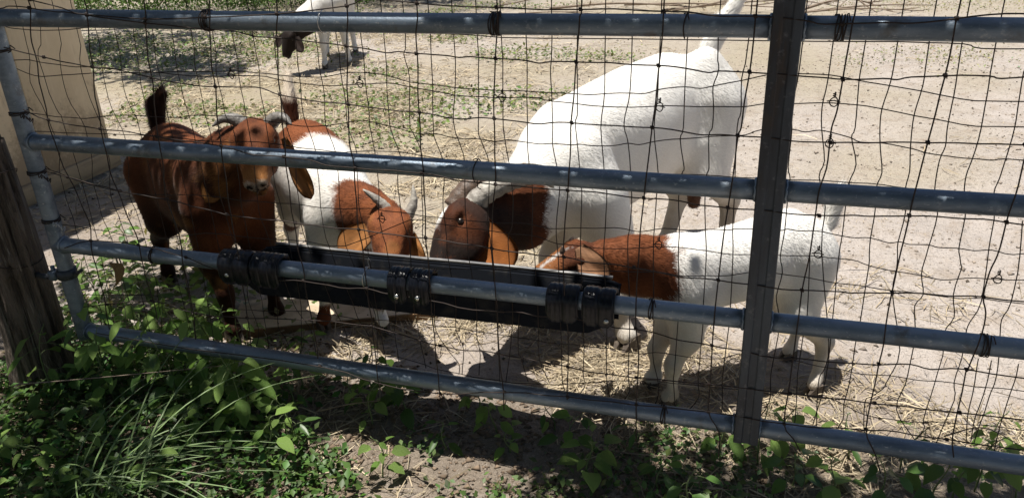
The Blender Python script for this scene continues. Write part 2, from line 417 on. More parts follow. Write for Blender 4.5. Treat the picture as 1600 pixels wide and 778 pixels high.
for xx in (RX0, RX1):
    m = MB(); m.tube(tube_line((xx, 0, .19), (xx, 0, 1.455), RAD, wob=.002, seed=int(xx * 10) + 40), RAD + .0006, 22)
    for z in RAILZ:
        t = np.linspace(0, 2 * math.pi, 25); s_ = 1 if xx < 0 else -1
        m.tube(np.column_stack([xx + s_ * (RAD * .93 + .004 * np.abs(np.sin(t)) ** 2) + 0 * t, (RAD + .001) * np.cos(t), z + (RAD + .001) * np.sin(t)]), .0034, 6, False)
    m.build("end_stile", M_galv, gate)
m = MB(); prof = [(-.0275, -.026), (-.0255, -.029), (-.010, -.029), (-.007, -.0262), (.007, -.0262), (.010, -.029), (.0255, -.029), (.0275, -.026), (.0275, .024), (-.0275, .024)]
zz = np.linspace(.182, 1.46, 14); V = [(.035 + px_ + .0012 * math.sin(z * 5), py_, z) for z in zz for px_, py_ in prof]; k = len(prof)
F = [(i * k + j, i * k + (j + 1) % k, (i + 1) * k + (j + 1) % k, (i + 1) * k + j) for i in range(len(zz) - 1) for j in range(k)] + [tuple(range(k))[::-1], tuple((len(zz) - 1) * k + j for j in range(k))]
m.add(V, F); m.build("centre_brace", M_galv_dark, gate, smooth=False)

def rodarc(c, r, a0, a1, plane_='xy', n=16):
    t = np.linspace(a0, a1, n)
    if plane_ == 'xy': return [np.array(c) + r * np.array((math.cos(q), math.sin(q), 0)) for q in t]
    return [np.array(c) + r * np.array((0, math.cos(q), math.sin(q))) for q in t]
# hinge: strap round the stile with a bolt into the post
hg = empty("gate_hinge", (-1.93, 0, .405)); tag(hg, "dark steel hinge bolt joining the wooden post to the gate's end stile", "hinge")
m = MB(); zc = .405
V = []; N_ = 28
for z in (zc - .014, zc + .014):
    for r in (RAD + .0015, RAD + .0055):
        for i in range(N_): t = 2 * math.pi * i / N_; V.append((RX0 + r * math.cos(t), r * math.sin(t), z))
q = lambda a, b, i: (a * N_ + i, a * N_ + (i + 1) % N_, b * N_ + (i + 1) % N_, b * N_ + i)
m.add(V, [q(0, 1, i)[::-1] for i in range(N_)] + [q(2, 3, i) for i in range(N_)] + [q(1, 3, i)[::-1] for i in range(N_)] + [q(0, 2, i) for i in range(N_)])
m.build("strap", M_galv_dark, hg)
m = MB(); m.tube([(-1.99, 0, .385), (-1.955, -.004, .386), (-1.905, -.006, .392)], .0085, 10); m.build("bolt", M_galv_dark, hg)
m = MB(); m.box((-1.916, -.006, .397), (.026, .03, .03), bev=.004); m.tube([(-1.916, -.006, .40), (-1.916, -.006, .425)], .006, 8); m.build("nut", M_galv, hg)
m = MB(); m.tube([(-1.852, 0, .405), (-1.83, -.006, .41), (-1.812, -.004, .422)], .005, 8); m.build("bolt_end", M_galv_dark, hg)

# ================================================================ wooden post
pr = empty("wooden_post", (-2.078, 0, 0)); tag(pr, "weathered round cedar post with a knot and wire loops, far left", "post")
nz, na = 70, 56; V = []
zz = np.linspace(-.08, .80, nz)
for i, z in enumerate(zz):
    for j in range(na):
        t = 2 * math.pi * j / na
        r = .080 + .02 * max(0, .16 - z) / .16 * (.6 + .4 * math.cos(3 * t + 1)) + .006 * math.sin(2 * t + z * 2)
        V.append([-2.078 + r * math.cos(t) + .006 * math.sin(z * 5), r * math.sin(t), z, t])
V = np.array(V); q = np.column_stack([np.cos(V[:, 3]) * 2.2, np.sin(V[:, 3]) * 2.2, V[:, 2] * .25])
g = fbm(q, 7, 3, 71); crack = np.maximum(0, vnoise(q, 11, 73) - .35)
nr = unitrows(V[:, :3] - np.column_stack([np.full(len(V), -2.078), np.zeros(len(V)), V[:, 2]]))
kn = np.array((-2.02, -.055, .43)); dk = np.linalg.norm((V[:, :3] - kn) * (1, 1, .8), axis=1)
disp = .008 * g - .04 * crack + .018 * np.exp(-(dk / .026) ** 2) - .016 * np.exp(-(dk / .010) ** 2)
VV = V[:, :3] + nr * disp[:, None]
top = VV[-na:]; F = [(i * na + j, i * na + (j + 1) % na, (i + 1) * na + (j + 1) % na, (i + 1) * na + j) for i in range(nz - 1) for j in range(na)]
VV[-na:, 2] += .012 * np.sin(np.arange(na) * .9) * .6 + .02 * np.cos(V[-na:, 3]) * -1
VV = np.vstack([VV, [(-2.078, 0, .80)]]); F += [((nz - 1) * na + j, (nz - 1) * na + (j + 1) % na, nz * na) for j in range(na)]
wmesh("trunk", VV, F, M_post, pr)
for z, tilt in ((.655, .05), (.47, -.05)):
    t = np.linspace(0, 2 * math.pi, 60); r = .090 + .003 * np.sin(5 * t)
    m = MB(); m.tube(np.column_stack([-2.078 + r * np.cos(t), r * np.sin(t), z + tilt * np.cos(t)]), .0016, 6, False); m.build("wire_loop", M_wire, pr)

# ================================================================ wire mesh on the gate
FRONT_STAYS = '-1709,1425 -1709,1170 -1712,1150 -1726,1108 -1734,1068 -1738,1023 -1746,969 -1754,870 -1755,850 -1753,788 -1740,716 -1720,633 -1716,566 -1735,485 -1732,425 -1739,322 -1751,247|-1541,1425 -1541,1170 -1547,1137 -1558,1078 -1569,1012 -1583,937 -1589,874 -1596,791 -1597,743 -1587,665 -1572,588 -1565,540 -1566,502 -1572,441 -1565,390 -1567,303|-1373,1425 -1373,1171 -1387,1108 -1396,1047 -1402,992 -1404,956 -1421,866 -1421,828 -1427,771 -1436,714 -1440,661 -1426,590 -1433,515 -1435,458 -1438,360 -1451,256|-1199,1425 -1199,1171 -1213,1101 -1224,1024 -1227,970 -1240,875 -1242,833 -1245,792 -1250,710 -1256,623 -1254,579 -1260,477 -1264,362 -1272,261|-1027,1425 -1027,1172 -1039,1098 -1051,1007 -1055,964 -1061,884 -1067,822 -1070,769 -1074,696 -1074,632 -1074,569 -1070,525 -1070,483 -1071,411 -1066,343 -1068,250|-857,1425 -857,1173 -869,1076 -885,948 -889,892 -893,845 -889,797 -893,740 -898,639 -894,582 -896,480 -894,394 -897,236 -895,176|-696,1425 -696,1173 -704,1107 -705,1062 -711,981 -714,900 -716,852 -716,797 -719,713 -724,633 -724,587 -723,534 -726,462 -725,361 -725,272 -724,174|-522,1425 -522,1174 -526,1109 -531,1056 -538,987 -541,909 -543,827 -545,785 -554,718 -559,669 -560,603 -557,496 -556,429 -557,337 -552,252 -551,175|-349,1425 -349,1174 -353,1143 -357,1098 -361,1053 -367,979 -373,917 -375,853 -381,777 -387,708 -393,620 -390,495 -383,408 -385,315 -388,232|-191,1425 -191,1175 -192,1107 -196,1050 -200,979 -205,925 -213,826 -217,772 -222,700 -224,637 -227,536 -225,455 -217,387 -218,306 -219,233 -216,139|-22,1425 -22,1175 -23,1146 -23,1101 -25,1043 -30,986 -32,934 -37,914 -40,834 -45,763 -49,706 -51,655 -53,595 -55,523 -55,436 -53,332 -52,256 -25,203 -21,135|147,1425 147,1176 145,1139 143,1095 141,1032 138,973 133,942 133,909 133,860 125,812 124,758 123,677 117,592 117,517 116,427 116,360 115,252 139,216 156,183|312,1425 312,1176 311,1146 311,1104 310,1047 307,1005 304,956 302,922 298,873 295,814 293,774 291,717 288,659 287,607 286,539 289,481 286,435 286,387 284,268 310,210 330,155|473,1071 467,1004 464,893 463,833 459,775 457,706 451,670 449,618 461,581 462,536 453,450 450,440 452,368 453,282 465,227'
FRONT_LINES = '-1924,1151 -1803,1149 -1770,1155 -1713,1151 -1634,1142 -1609,1142 -1545,1137 -1381,1128 -1217,1133 -1030,1142 -858,1160 -813,1174 -712,1168 -696,1166 -598,1160 -524,1159 -425,1155 -352,1156 -285,1157 -191,1153 -146,1153 -87,1145 -23,1146 66,1139 99,1133 195,1137 242,1136 311,1145 383,1154 450,1152|-1905,1197 -1704,1170 -1614,1151 -1546,1135 -1384,1119 -1214,1107 -1146,1104 -1100,1093 -1040,1091 -933,1082 -870,1076 -835,1073 -777,1063 -747,1067 -707,1063 -639,1061 -611,1057 -585,1059 -531,1057 -464,1054 -437,1050 -415,1053 -361,1054 -299,1054 -264,1052 -197,1051 -142,1047 -101,1040 -83,1043 -25,1043 11,1041 100,1037 141,1034 209,1038 232,1036 255,1042 310,1046 378,1048 399,1044 471,1050|-1829,1054 -1810,1051 -1659,1024 -1568,1012 -1500,1009 -1401,991 -1301,978 -1225,975 -1154,977 -1103,976 -1055,963 -977,952 -883,947 -783,938 -712,936 -620,925 -574,930 -540,930 -451,923 -411,927 -371,928 -282,926 -205,926 -149,922 -103,916 -71,918 -37,918 9,917 65,913 134,913 169,916 212,917 274,922 302,922 383,925 497,926|-1827,895 -1752,871 -1663,861 -1593,855 -1508,852 -1424,843 -1322,836 -1241,830 -1152,813 -1071,813 -1002,808 -959,799 -885,796 -748,796 -677,791 -610,782 -507,780 -381,778 -327,780 -279,775 -217,773 -141,773 -101,766 -45,765 6,765 71,763 131,762 191,769 225,768 293,776 370,778 420,779 459,776 529,774|-1816,731 -1742,716 -1681,706 -1645,699 -1544,684 -1439,676 -1327,658 -1235,646 -1147,645 -1069,643 -984,639 -897,640 -792,634 -724,634 -641,629 -561,623 -482,618 -391,618 -330,612 -277,611 -233,609 -137,598 -53,598 54,593 117,593 188,600 213,598 287,608 345,612 395,614 450,617 563,614|-1826,500 -1725,533 -1566,535 -1420,513 -1312,483 -1244,495 -1156,476 -1073,482 -970,475 -895,480 -827,472 -728,468 -618,455 -512,463 -464,459 -388,464 -310,459 -274,451 -226,455 -181,449 -125,440 -56,435 3,432 52,424 116,427 169,430 228,431 286,438 347,446 385,442 450,450 600,442|-1820,313 -1570,364 -1429,342 -1266,349 -1073,368 -896,372 -775,351 -683,338 -609,341 -558,341 -496,336 -410,331 -333,324 -221,324 -55,333 120,336 292,340 456,344 619,349|-1800,230 -1470,223 -1065,227 -892,198 -722,196 -548,230 -386,242 -219,248 -52,257 115,253 189,258 284,269 347,274 444,272 635,274'
BACK_STAYS = '-1868,1425 -1868,1095 -1878,1004 -1876,899 -1874,828 -1872,763 -1878,672 -1878,573 -1880,517|-1809,1425 -1809,1095 -1813,1027 -1834,954 -1813,866 -1806,831 -1805,762 -1827,690 -1825,592 -1825,522|-1754,1425 -1754,1094 -1786,1019 -1776,886 -1762,833|-1696,1425 -1696,1097 -1712,1029 -1728,965 -1719,897 -1696,837 -1699,766 -1717,683 -1718,591 -1708,512|-1638,1425 -1638,1095 -1653,1018 -1659,951 -1639,839 -1641,765 -1657,701 -1671,629 -1657,562|-1580,1425 -1580,1096 -1586,1044 -1591,986 -1597,919 -1578,842 -1579,766 -1605,658 -1595,577|-1524,1425 -1524,1095 -1533,996 -1540,921 -1521,870 -1520,849|-1470,1425 -1470,1096 -1479,1014 -1484,931 -1484,850|-1415,1425 -1415,1094 -1424,1007 -1420,942 -1425,853|-1360,1425 -1360,1082 -1367,997 -1366,944 -1359,853|-1304,1425 -1304,1092 -1312,1010 -1311,892 -1306,765 -1314,707 -1313,634 -1289,445 -1294,384 -1285,324|-1244,1425 -1244,1093 -1255,996 -1254,915 -1251,887 -1240,859 -1239,821 -1247,760 -1253,693 -1257,629 -1255,550|-1191,1425 -1191,1090 -1194,990 -1195,897 -1193,877 -1196,763 -1204,697 -1205,620 -1193,565 -1158,400 -1146,357 -1113,310|-1137,1425 -1137,1096 -1137,1003 -1142,944 -1142,867 -1146,717 -1140,657 -1136,612 -1134,543|-1083,1425 -1083,1091 -1089,977 -1085,898 -1085,874 -1087,866 -1075,815 -1080,762 -1085,688 -1088,616 -1078,543 -1035,400 -1019,348 -1005,304|-1026,1425 -1026,1096 -1031,994 -1035,908 -1030,869 -1016,816 -1020,762 -1021,702 -1027,648 -1016,545 -973,403 -960,350 -938,303|-974,1425 -974,1096 -974,1019 -973,942 -979,872 -963,815 -964,761 -971,671 -970,595 -963,541 -920,404 -910,357 -922,228|-921,1425 -921,1094 -921,1005 -920,940 -920,874 -907,815 -912,758 -918,692 -914,622 -908,543|-860,1425 -860,1094 -862,984 -863,908 -863,880 -857,760 -866,670 -863,600 -856,561 -850,408 -860,334 -859,238|-804,1425 -804,1095 -808,1005 -813,910 -812,880 -794,811 -806,761 -807,666 -793,589 -798,405 -791,328 -782,229|-753,1425 -753,1096 -760,1050 -753,995 -763,889 -761,878 -739,828 -745,759 -750,680 -756,597 -749,576 -741,431 -744,349 -716,299 -687,258 -690,223|-695,1425 -695,1092 -699,982 -705,885 -705,862 -687,811 -689,759 -696,692 -693,599 -695,564 -683,447 -687,357 -671,301 -681,224|-641,1425 -641,1091 -641,1020 -653,924 -653,887 -649,865 -633,809 -639,746 -640,663 -640,570 -629,447 -632,350 -627,292 -633,232|-587,1425 -587,1090 -589,1011 -596,890 -593,864 -575,808 -578,759 -586,668 -581,576|-533,1425 -533,1089 -535,973 -538,893 -523,759 -527,657 -539,618|-479,1425 -479,1090 -481,975 -483,896 -482,816 -475,750 -480,627 -475,586 -470,409 -470,306 -446,236|-424,1425 -424,1091 -429,1019 -426,963 -426,898 -427,865 -418,813 -412,757 -422,666 -418,592 -414,408 -413,314 -412,242|-371,1425 -371,1088 -371,965 -371,929 -375,901 -362,757 -365,622 -357,383 -359,284|-313,1425 -313,1091 -313,981 -320,904 -312,812 -306,759 -308,676 -311,603 -302,445 -302,307|-258,1425 -258,1092 -260,983 -269,934 -270,906 -261,872 -251,759 -253,681 -257,632 -248,450 -248,292|-202,1425 -202,1093 -203,1032 -203,971 -208,909 -196,812 -197,759 -199,686 -199,614 -192,446 -191,356 -178,293|-149,1425 -149,1092 -149,1000 -148,912 -153,887 -142,826 -146,812 -150,759 -145,683 -144,620 -137,502 -137,449 -139,318 -140,299|-90,1425 -90,1093 -85,1035 -94,999 -90,959 -90,915 -96,897 -91,830 -95,813 -95,759 -89,680 -84,626 -83,503 -81,450 -83,308|-33,1425 -33,1092 -40,1017 -36,951 -41,917 -35,760 -33,693 -28,632 -24,504 -24,451 -27,371 -28,308|23,1425 23,1093 23,1029 24,967 24,920 20,761 20,705 19,636 30,449 30,380 25,312|66,1425 66,1092 64,1014 58,955 64,922 65,840 71,817 71,761 72,702 69,641 77,603 70,546 79,502 83,448 77,343|120,1425 120,1090 119,1015 115,970 119,925 132,858 126,823 145,760 149,664 189,446 189,378 180,350|176,1425 176,1091 175,1017 180,928 176,908 191,855 183,813 183,761 185,701 184,653 190,502|231,1425 231,1092 230,1019 222,968 224,930 231,887 240,841 235,811 239,760 239,699 242,659 244,636 245,503 243,445 244,347 239,292|284,1425 284,1092 286,1015 280,964 280,933 284,890 289,847 287,811 295,761 291,696 295,664 297,638 298,577 332,445 322,381 317,359 314,344 294,319 282,308|338,1425 338,1090 341,998 340,936 343,900 338,870 339,810 353,761 348,694 347,669 345,628 355,584 344,555 353,502 357,447 355,365 348,293 396,221|392,1425 392,1091 395,1000 397,938 393,877 389,844 391,810 402,760 402,696 407,675 412,658 415,647 410,590 421,538 409,501 415,445 411,374 405,277 410,258 398,222|450,1425 450,1085 446,1044 448,990 452,941 448,880 446,841 442,811 452,760 455,694 456,680 463,581 451,530 449,502 451,446 448,380 455,338 439,220|500,761 511,686 516,584 506,545 512,501 519,449 523,392 519,353 512,234|128,647 138,501 135,447 134,360 136,326|-1201,400 -1207,354 -1212,297 -1197,267|-519,426 -525,317 -517,299 -502,232|482,447 486,386 488,305 496,236|506,447 509,390 503,303 505,238|556,446 558,398 553,321 554,220'
BACK_LINES = '-1865,1095 -1839,1090 -1756,1087 -1687,1089 -1614,1095 -1484,1106 -1266,1102 -744,1098 -534,1089 -413,1089 -295,1090 3,1091 229,1093 341,1091 370,1084 479,1084|-1882,993 -1819,970 -1732,974 -1630,982 -1479,988 -1290,996 -1184,999 -1083,993 -984,991 -923,1001 -868,1006 -811,1001 -755,988 -645,979 -590,976 -487,976 -375,974 -347,974 -313,977 -258,980 -228,981 -198,990 -148,997 -119,995 -94,1000 -41,1013 11,1026 68,1030 124,1028 175,1020 232,1011 285,1004 319,997 378,989 498,991|-1915,1007 -1835,1011 -1799,1008 -1697,998 -1633,998 -1570,995 -1459,991 -1348,985 -1293,984 -1146,990 -1088,982 -982,972 -879,978 -813,983 -756,977 -647,962 -575,960 -540,960 -463,963 -426,957 -292,949 -190,956 -92,958 -33,961 8,968 61,971 109,974 181,973 225,966 316,951 390,941 508,945|-1881,870 -1812,864 -1738,862 -1688,862 -1590,875 -1514,877 -1397,877 -1361,885 -1316,886 -1198,888 -1144,881 -1099,876 -1023,872 -966,879 -874,893 -813,882 -742,869 -701,870 -661,864 -598,863 -559,860 -532,866 -495,862 -457,860 -431,863 -386,861 -365,864 -336,863 -291,865 -262,872 -238,871 -207,879 -151,888 -96,895 -48,900 -22,904 7,915 66,919 89,915 115,919 141,915 174,908 193,900 234,899 286,892 318,883 365,879 402,878 429,876 448,880 521,880|-1887,818 -1710,820 -1485,826 -1298,819 -1178,826 -1105,821 -1034,816 -941,813 -858,821 -771,820 -676,810 -524,810 -470,812 -417,809 -290,810 -187,808 -123,812 -82,811 0,812 56,813 127,815 223,815 294,811 385,807 537,808|-1875,714 -1743,677 -1600,659 -1467,664 -1366,670 -1270,666 -1185,666 -1076,667 -1003,663 -888,672 -848,670 -786,667 -710,663 -577,662 -517,667 -450,662 -419,661 -288,674 -232,671 -179,682 -123,684 -74,689 -40,692 -20,697 57,699 77,705 102,702 140,704 185,699 211,696 239,698 274,692 295,696 313,691 349,693 365,690 400,692 431,688 462,693 499,688 560,698|-1877,545 -1713,536 -1565,526 -1391,561 -1234,561 -1081,566 -972,564 -788,650 -723,647 -640,643 -526,638 -466,636 -423,624 -385,622 -287,622 -221,633 -141,641 -84,637 -35,635 57,642 146,647 210,646 244,636 299,629 355,623 388,620 429,627 476,631 573,636|-1563,456 -1250,479 -944,506 -698,528 -438,553 -286,566 -196,574 -138,572 -52,580 5,594 58,600 153,593 192,590 248,587 315,584 352,583 389,583 426,580 467,586 518,583 585,580|-1871,319 -1614,345 -1444,332 -1236,342 -1115,357 -964,353 -816,365 -735,362 -672,363 -602,359 -534,358 -445,354 -358,357 -283,358 -251,358 -223,355 -186,362 -135,364 -82,361 -35,370 1,386 54,392 119,386 177,381 221,378 256,373 303,377 366,376 411,378 461,378 505,378 627,382|-1250,271 -1091,263 -976,259 -864,253 -756,231 -650,222 -546,221 -427,234 -346,253 -282,267 -203,282 -143,284 4,290 83,292 186,302 236,288 276,272 319,264 382,267 453,276 523,282 647,285'

def parse(s): return [[tuple(int(v) / 1000 for v in p.split(',')) for p in l.split()] for l in s.split('|')]
def wire_mesh(root, stays, lines, Y, r, seg, knots, drop=False):
    L2 = []
    for l in lines:
        P = catmull([(x, Y[1], z) for x, z in l], 3); P[:, 1] += .0022 * np.sin(P[:, 0] * 61); L2.append(P)
        m = MB(); m.tube(P, r, seg, False); m.build("line_wire", M_wire, root)
    for k, s_ in enumerate(stays):
        if s_[-1][1] > .24 and len(s_) > 2 and drop:
            x, z = s_[-1]; s_ = s_ + [(x + .004, (z + .2) / 2), (x - .006 + .02 * math.sin(k * 2.3), .20)]
        P = catmull([(x, Y[0], z) for x, z in s_], 3)
        P[:, 1] += .002 * np.sin(P[:, 2] * 57 + k)
        m = MB(); m.tube(P, r * 1.05, seg, False)
        if knots:
            for Q in L2:                                        # hinge joint where stay and line cross
                j = np.argmin(np.abs(Q[:, 0] - s_[0][0]))
                for _ in range(3):
                    zz_ = Q[j, 2]; i = np.argmin(np.abs(P[:, 2] - zz_)); j = np.argmin(np.abs(Q[:, 0] - P[i, 0]))
                if abs(P[i, 0] - Q[j, 0]) < .03 and abs(P[i, 2] - Q[j, 2]) < .03:
                    c = np.array((Q[j, 0], (Y[0] + Y[1]) / 2, Q[j, 2])); t = np.linspace(0, 2 * math.pi * 3, 22)
                    coil = np.column_stack([c[0] + np.linspace(-.0035, .0035, 22), c[1] + .0026 * np.cos(t), c[2] + .0034 * np.sin(t)]); m.tube(coil, r * .9, 4, False)
        m.build("stay_wire", M_wire, root)
def extend(stays, lines, pitch, ztop, zbot, seed):
    """carry the mesh on to the gate's far stile"""
    q_ = random.Random(seed); out = []
    for l in lines:
        x, z = l[-1]; l = list(l)
        while x < RX1 - .03:
            x = min(x + q_.uniform(.05, .09), RX1 - .02); z += q_.uniform(-.007, .0075); l.append((x, z))
        out.append(l)
    x = max(max(p[0] for p in s_[:2]) for s_ in stays) + pitch; new = []
    while x < RX1 - .03:
        z = ztop; xx = x; s_ = []
        while z > zbot: s_.append((xx, z)); z -= q_.uniform(.05, .1); xx += q_.uniform(-.006, .006)
        new.append(s_); x += pitch
    return stays + new, out
fr = empty("field_fence_wire", (RX0, -.03, .2)); tag(fr, "knotted rusty field fence wire with wide squares, tied over the front of the gate rails", "wire fence")
wire_mesh(fr, *extend(parse(FRONT_STAYS), parse(FRONT_LINES), .152, 1.425, .16, 3), (-.0262, -.0285), .0015, 5, True)
br_ = empty("small_mesh_wire", (RX0, .03, .2)); tag(br_, "narrow rusty welded mesh wire, wavy and bent, behind the gate rails", "wire fence")
wire_mesh(br_, *extend(parse(BACK_STAYS), parse(BACK_LINES), .0535, 1.425, .19, 4), (.0265, .0290), .0011, 4, False, True)
for x, z in ((-1.217, .989), (-.878, .979), (-.539, .960), (-.199, .953), (.135, .977), (-.862, .646), (-.189, .642), (.137, .894), (.143, .653), (.483, .632)):
    m = MB(); t = np.linspace(0, 2 * math.pi, 17); y = .029
    m.tube(np.column_stack([x + .0075 * np.cos(t), y + .003 * np.sin(2 * t), z + .009 * np.sin(t)]), .0012, 5, False)
    m.tube([(x - .012, y, z + .001), (x, y - .004, z + .004), (x + .012, y, z)], .0013, 5)
    t = np.linspace(0, 14, 24); m.tube(np.column_stack([x + .0022 * np.cos(t), y + .0022 * np.sin(t), z + .010 + t * .0006]), .0013, 5)
    m.build("splice_ring", M_wire, br_)
def tie(x, z, turns, r, mat_, vert=False, spread=.006, loose=0.0, tail=None):
    t = np.linspace(0, 2 * math.pi * turns, int(22 * turns)); R_ = RAD + r + .0006 + loose * (.5 + .5 * np.sin(t))
    off = (t / t[-1] - .5) * spread + .0012 * np.sin(t * 2.3)
    P = np.column_stack([x + off, R_ * np.sin(t), z + R_ * np.cos(t)]) if not vert else np.column_stack([RX0 + R_ * np.cos(t), R_ * np.sin(t), z + off])
    P = list(P)
    if tail: P += [P[-1] + np.array(q_) for q_ in tail]
    m = MB(); m.tube(P, r, 6); m.build("tie_wire", mat_, fr)
for x, z, k in ((-1.231, 1.122, 5), (-.535, 1.122, 6), (.126, 1.122, 5), (-1.545, .495, 2), (-.195, .495, 3), (.478, .495, 4), (-.157, .213, 3), (-.153, 1.122, 1)):
    tie(x, z, k, .0013, M_wire, spread=.004 * k, tail=[(.002, -.012, .004), (.006, -.02, -.008)])
tie(-.597, .798, 1.6, .0012, M_wire, spread=.012, loose=.006, tail=[(.005, -.010, -.01), (.012, -.012, -.012)])
tie(-.935, 1.122, 1.1, .0011, M_wire_new, spread=.006, loose=.004); tie(-.908, .495, 1.1, .0012, M_wire_new, spread=.006, loose=.006, tail=[(.004, -.012, .02), (.010, -.016, .034), (.012, -.012, .022)])
for z in (1.04, .878, .713, .571): tie(0, z, 3.2, .0014, M_wire, vert=True, spread=.010, tail=[(.012, -.006, .004), (.026, -.008, -.004)])
for z in (.878, .713, .571):
    t = np.linspace(0, 22, 60); m = MB(); m.tube(np.column_stack([-1.845 + t * .0018, -.024 + .004 * np.cos(t * 1.3), z + .004 * np.sin(t * 1.7) - t * .0006]), .0014, 5); m.build("tie_wire", M_wire_new if z == .571 else M_wire, fr)

# ================================================================ feed trough hooked on the rail
tr = empty("feed_trough", (-.80, .1, .33)); tag(tr, "long black plastic feed trough hooked over the second lowest rail of the gate", "trough")
x0, x1 = -1.315, -.300
sec = [(.030, .480), (.030, .415), (.042, .383), (.070, .368), (.125, .368), (.160, .378), (.178, .405), (.192, .458), (.204, .462), (.205, .456), (.196, .451),
       (.186, .451), (.172, .408), (.155, .384), (.122, .375), (.075, .375), (.050, .387), (.037, .417), (.037, .480)]
nxs = 40; xs = np.linspace(x0, x1, nxs); V = []; k = len(sec)
for i, x in enumerate(xs):
    e = min(x - x0, x1 - x); pinch = .75 * math.exp(-(e / .030) ** 2)
    for (y, z) in sec: V.append((x, y * (1 - pinch * .25) + .10 * pinch * .25, z + (.45 - z) * pinch * .55 + .0015 * math.sin(x * 9 + z * 30)))
F = [(i * k + j, (i + 1) * k + j, (i + 1) * k + (j + 1) % k, i * k + (j + 1) % k) for i in range(nxs - 1) for j in range(k)]
m = MB(); m.add(V, F)
for i in (0, nxs - 1):                                          # end walls
    base_ = [V[i * k + j] for j in range(0, 10)]; dx = .005 if i else -.005
    W2 = [(v[0] + dx, v[1], v[2]) for v in base_]; n_ = len(base_)
    F2 = [tuple(range(n_)), tuple(range(n_, 2 * n_))[::-1]] + [(a_, (a_ + 1) % n_, n_ + (a_ + 1) % n_, n_ + a_) for a_ in range(n_)]
    m.add(list(base_) + W2, F2)
m.build("basin", M_basin, tr, smooth=False)
m = MB(); m.tube([(x, .1995 + .0006 * math.sin(x * 40), .463 + .0012 * math.sin(x * 9 + 1)) for x in np.linspace(x0 + .02, x1 - .02, 40)], .0058, 10, True, .8); m.build("rim", M_plastic_rim, tr)
# a skin of feed in the basin
P = np.column_stack([rng.uniform(x0 + .03, x1 - .03, 1500), rng.uniform(.06, .15, 1500), np.full(1500, .377)]); n = len(P)
blades("feed_scraps", P + rng.random((n, 3)) * (0, 0, .014), rng.uniform(.01, .05, n), rng.uniform(.0008, .0016, n), rng.random(n) * 6.28, rng.normal(.05, .2, n), rng.normal(0, .2, n), np.array((.45, .36, .2)) * rng.uniform(.5, 1.2, (n, 1)), M_straw, label="scraps of hay lying in the black trough", cat="feed")
def clip(xa, xb, ribs, screws, ya=.0):
    """ribbed saddle that wraps from inside the trough over the rail and down its front"""
    zc = .495; R_ = RAD + .004; pr_ = [(.040, .435), (.036, .47), (.032, .500), (.027, .516)] + [((R_ + .002) * math.cos(t), zc + (R_ + .004) * math.sin(t)) for t in np.linspace(math.radians(40), math.radians(188), 12)] + [(-.0275, .478), (-.0265, .462), (-.021, .452)]
    nx = 14 * ribs + 1; V = []; t_ = .004
    P2 = np.array(pr_); T = np.gradient(P2, axis=0); Nn = np.column_stack([T[:, 1], -T[:, 0]]); Nn /= np.linalg.norm(Nn, axis=1, keepdims=True); Nn = Nn * -1
    if (Nn[6] @ (P2[6] - np.array((0, zc)))) < 0: Nn = -Nn
    for s_ in (0, 1):
        for i in range(nx):
            u = i / (nx - 1); ph = (u * ribs * .9999) % 1.0; rib = .0052 * min(1.0, (1 - abs(2 * ph - 1)) * 3.6) + .0006 * math.sin(u * 40) if ribs > 1 else .003 * (1 - abs(2 * u - 1) ** 4)
            ed = min(u, 1 - u) * (xb - xa)
            for j, (y, z) in enumerate(pr_):
                last = (len(pr_) - 1 - j); cor = max(0, .014 - ed) * (1 if last < 3 else 0) * .9
                o_ = (t_ + rib) * s_
                V.append((xa + u * (xb - xa), y + Nn[j, 0] * o_, z + Nn[j, 1] * o_ + cor))
    k = len(pr_); F = []; o = nx * k
    for i in range(nx - 1):
        for j in range(k - 1):
            a = i * k + j; F.append((a, a + k, a + k + 1, a + 1)); F.append((a + o, a + o + 1, a + o + k + 1, a + o + k))
        for j in (0, k - 1):
            a = i * k + j; f_ = (a, a + o, a + k + o, a + k); F.append(f_ if j else f_[::-1])
    for i in (0, nx - 1):
        for j in range(k - 1):
            a = i * k + j; f_ = (a, a + 1, a + 1 + o, a + o); F.append(f_ if i else f_[::-1])
    m = MB(); m.add(V, F); c_ = m.build("hanger_clip", M_plastic, tr)
    for (sx, sz) in screws:
        m = MB(); y = -.0375
        m.tube([(sx, y + .008, sz), (sx, y, sz)], .0052, 14); m.tube([(sx, y, sz), (sx, y - .002, sz)], .0058, 14)
        m.tube([(sx - .003, y - .0022, sz), (sx + .003, y - .0022, sz)], .0008, 4)
        sc_ = m.build("screw", M_screw, c_); off = np.array(tr.location); 
        for v in sc_.data.vertices: pass
    return c_
clip(-1.325, -1.232, 2, [(-1.295, .478)]); clip(-1.226, -1.145, 3, [])
clip(-.838, -.788, 2, [(-.812, .472)]); clip(-.780, -.728, 2, [(-.757, .474)])
clip(-.436, -.360, 2, []); clip(-.351, -.276, 2, [(-.292, .470)])

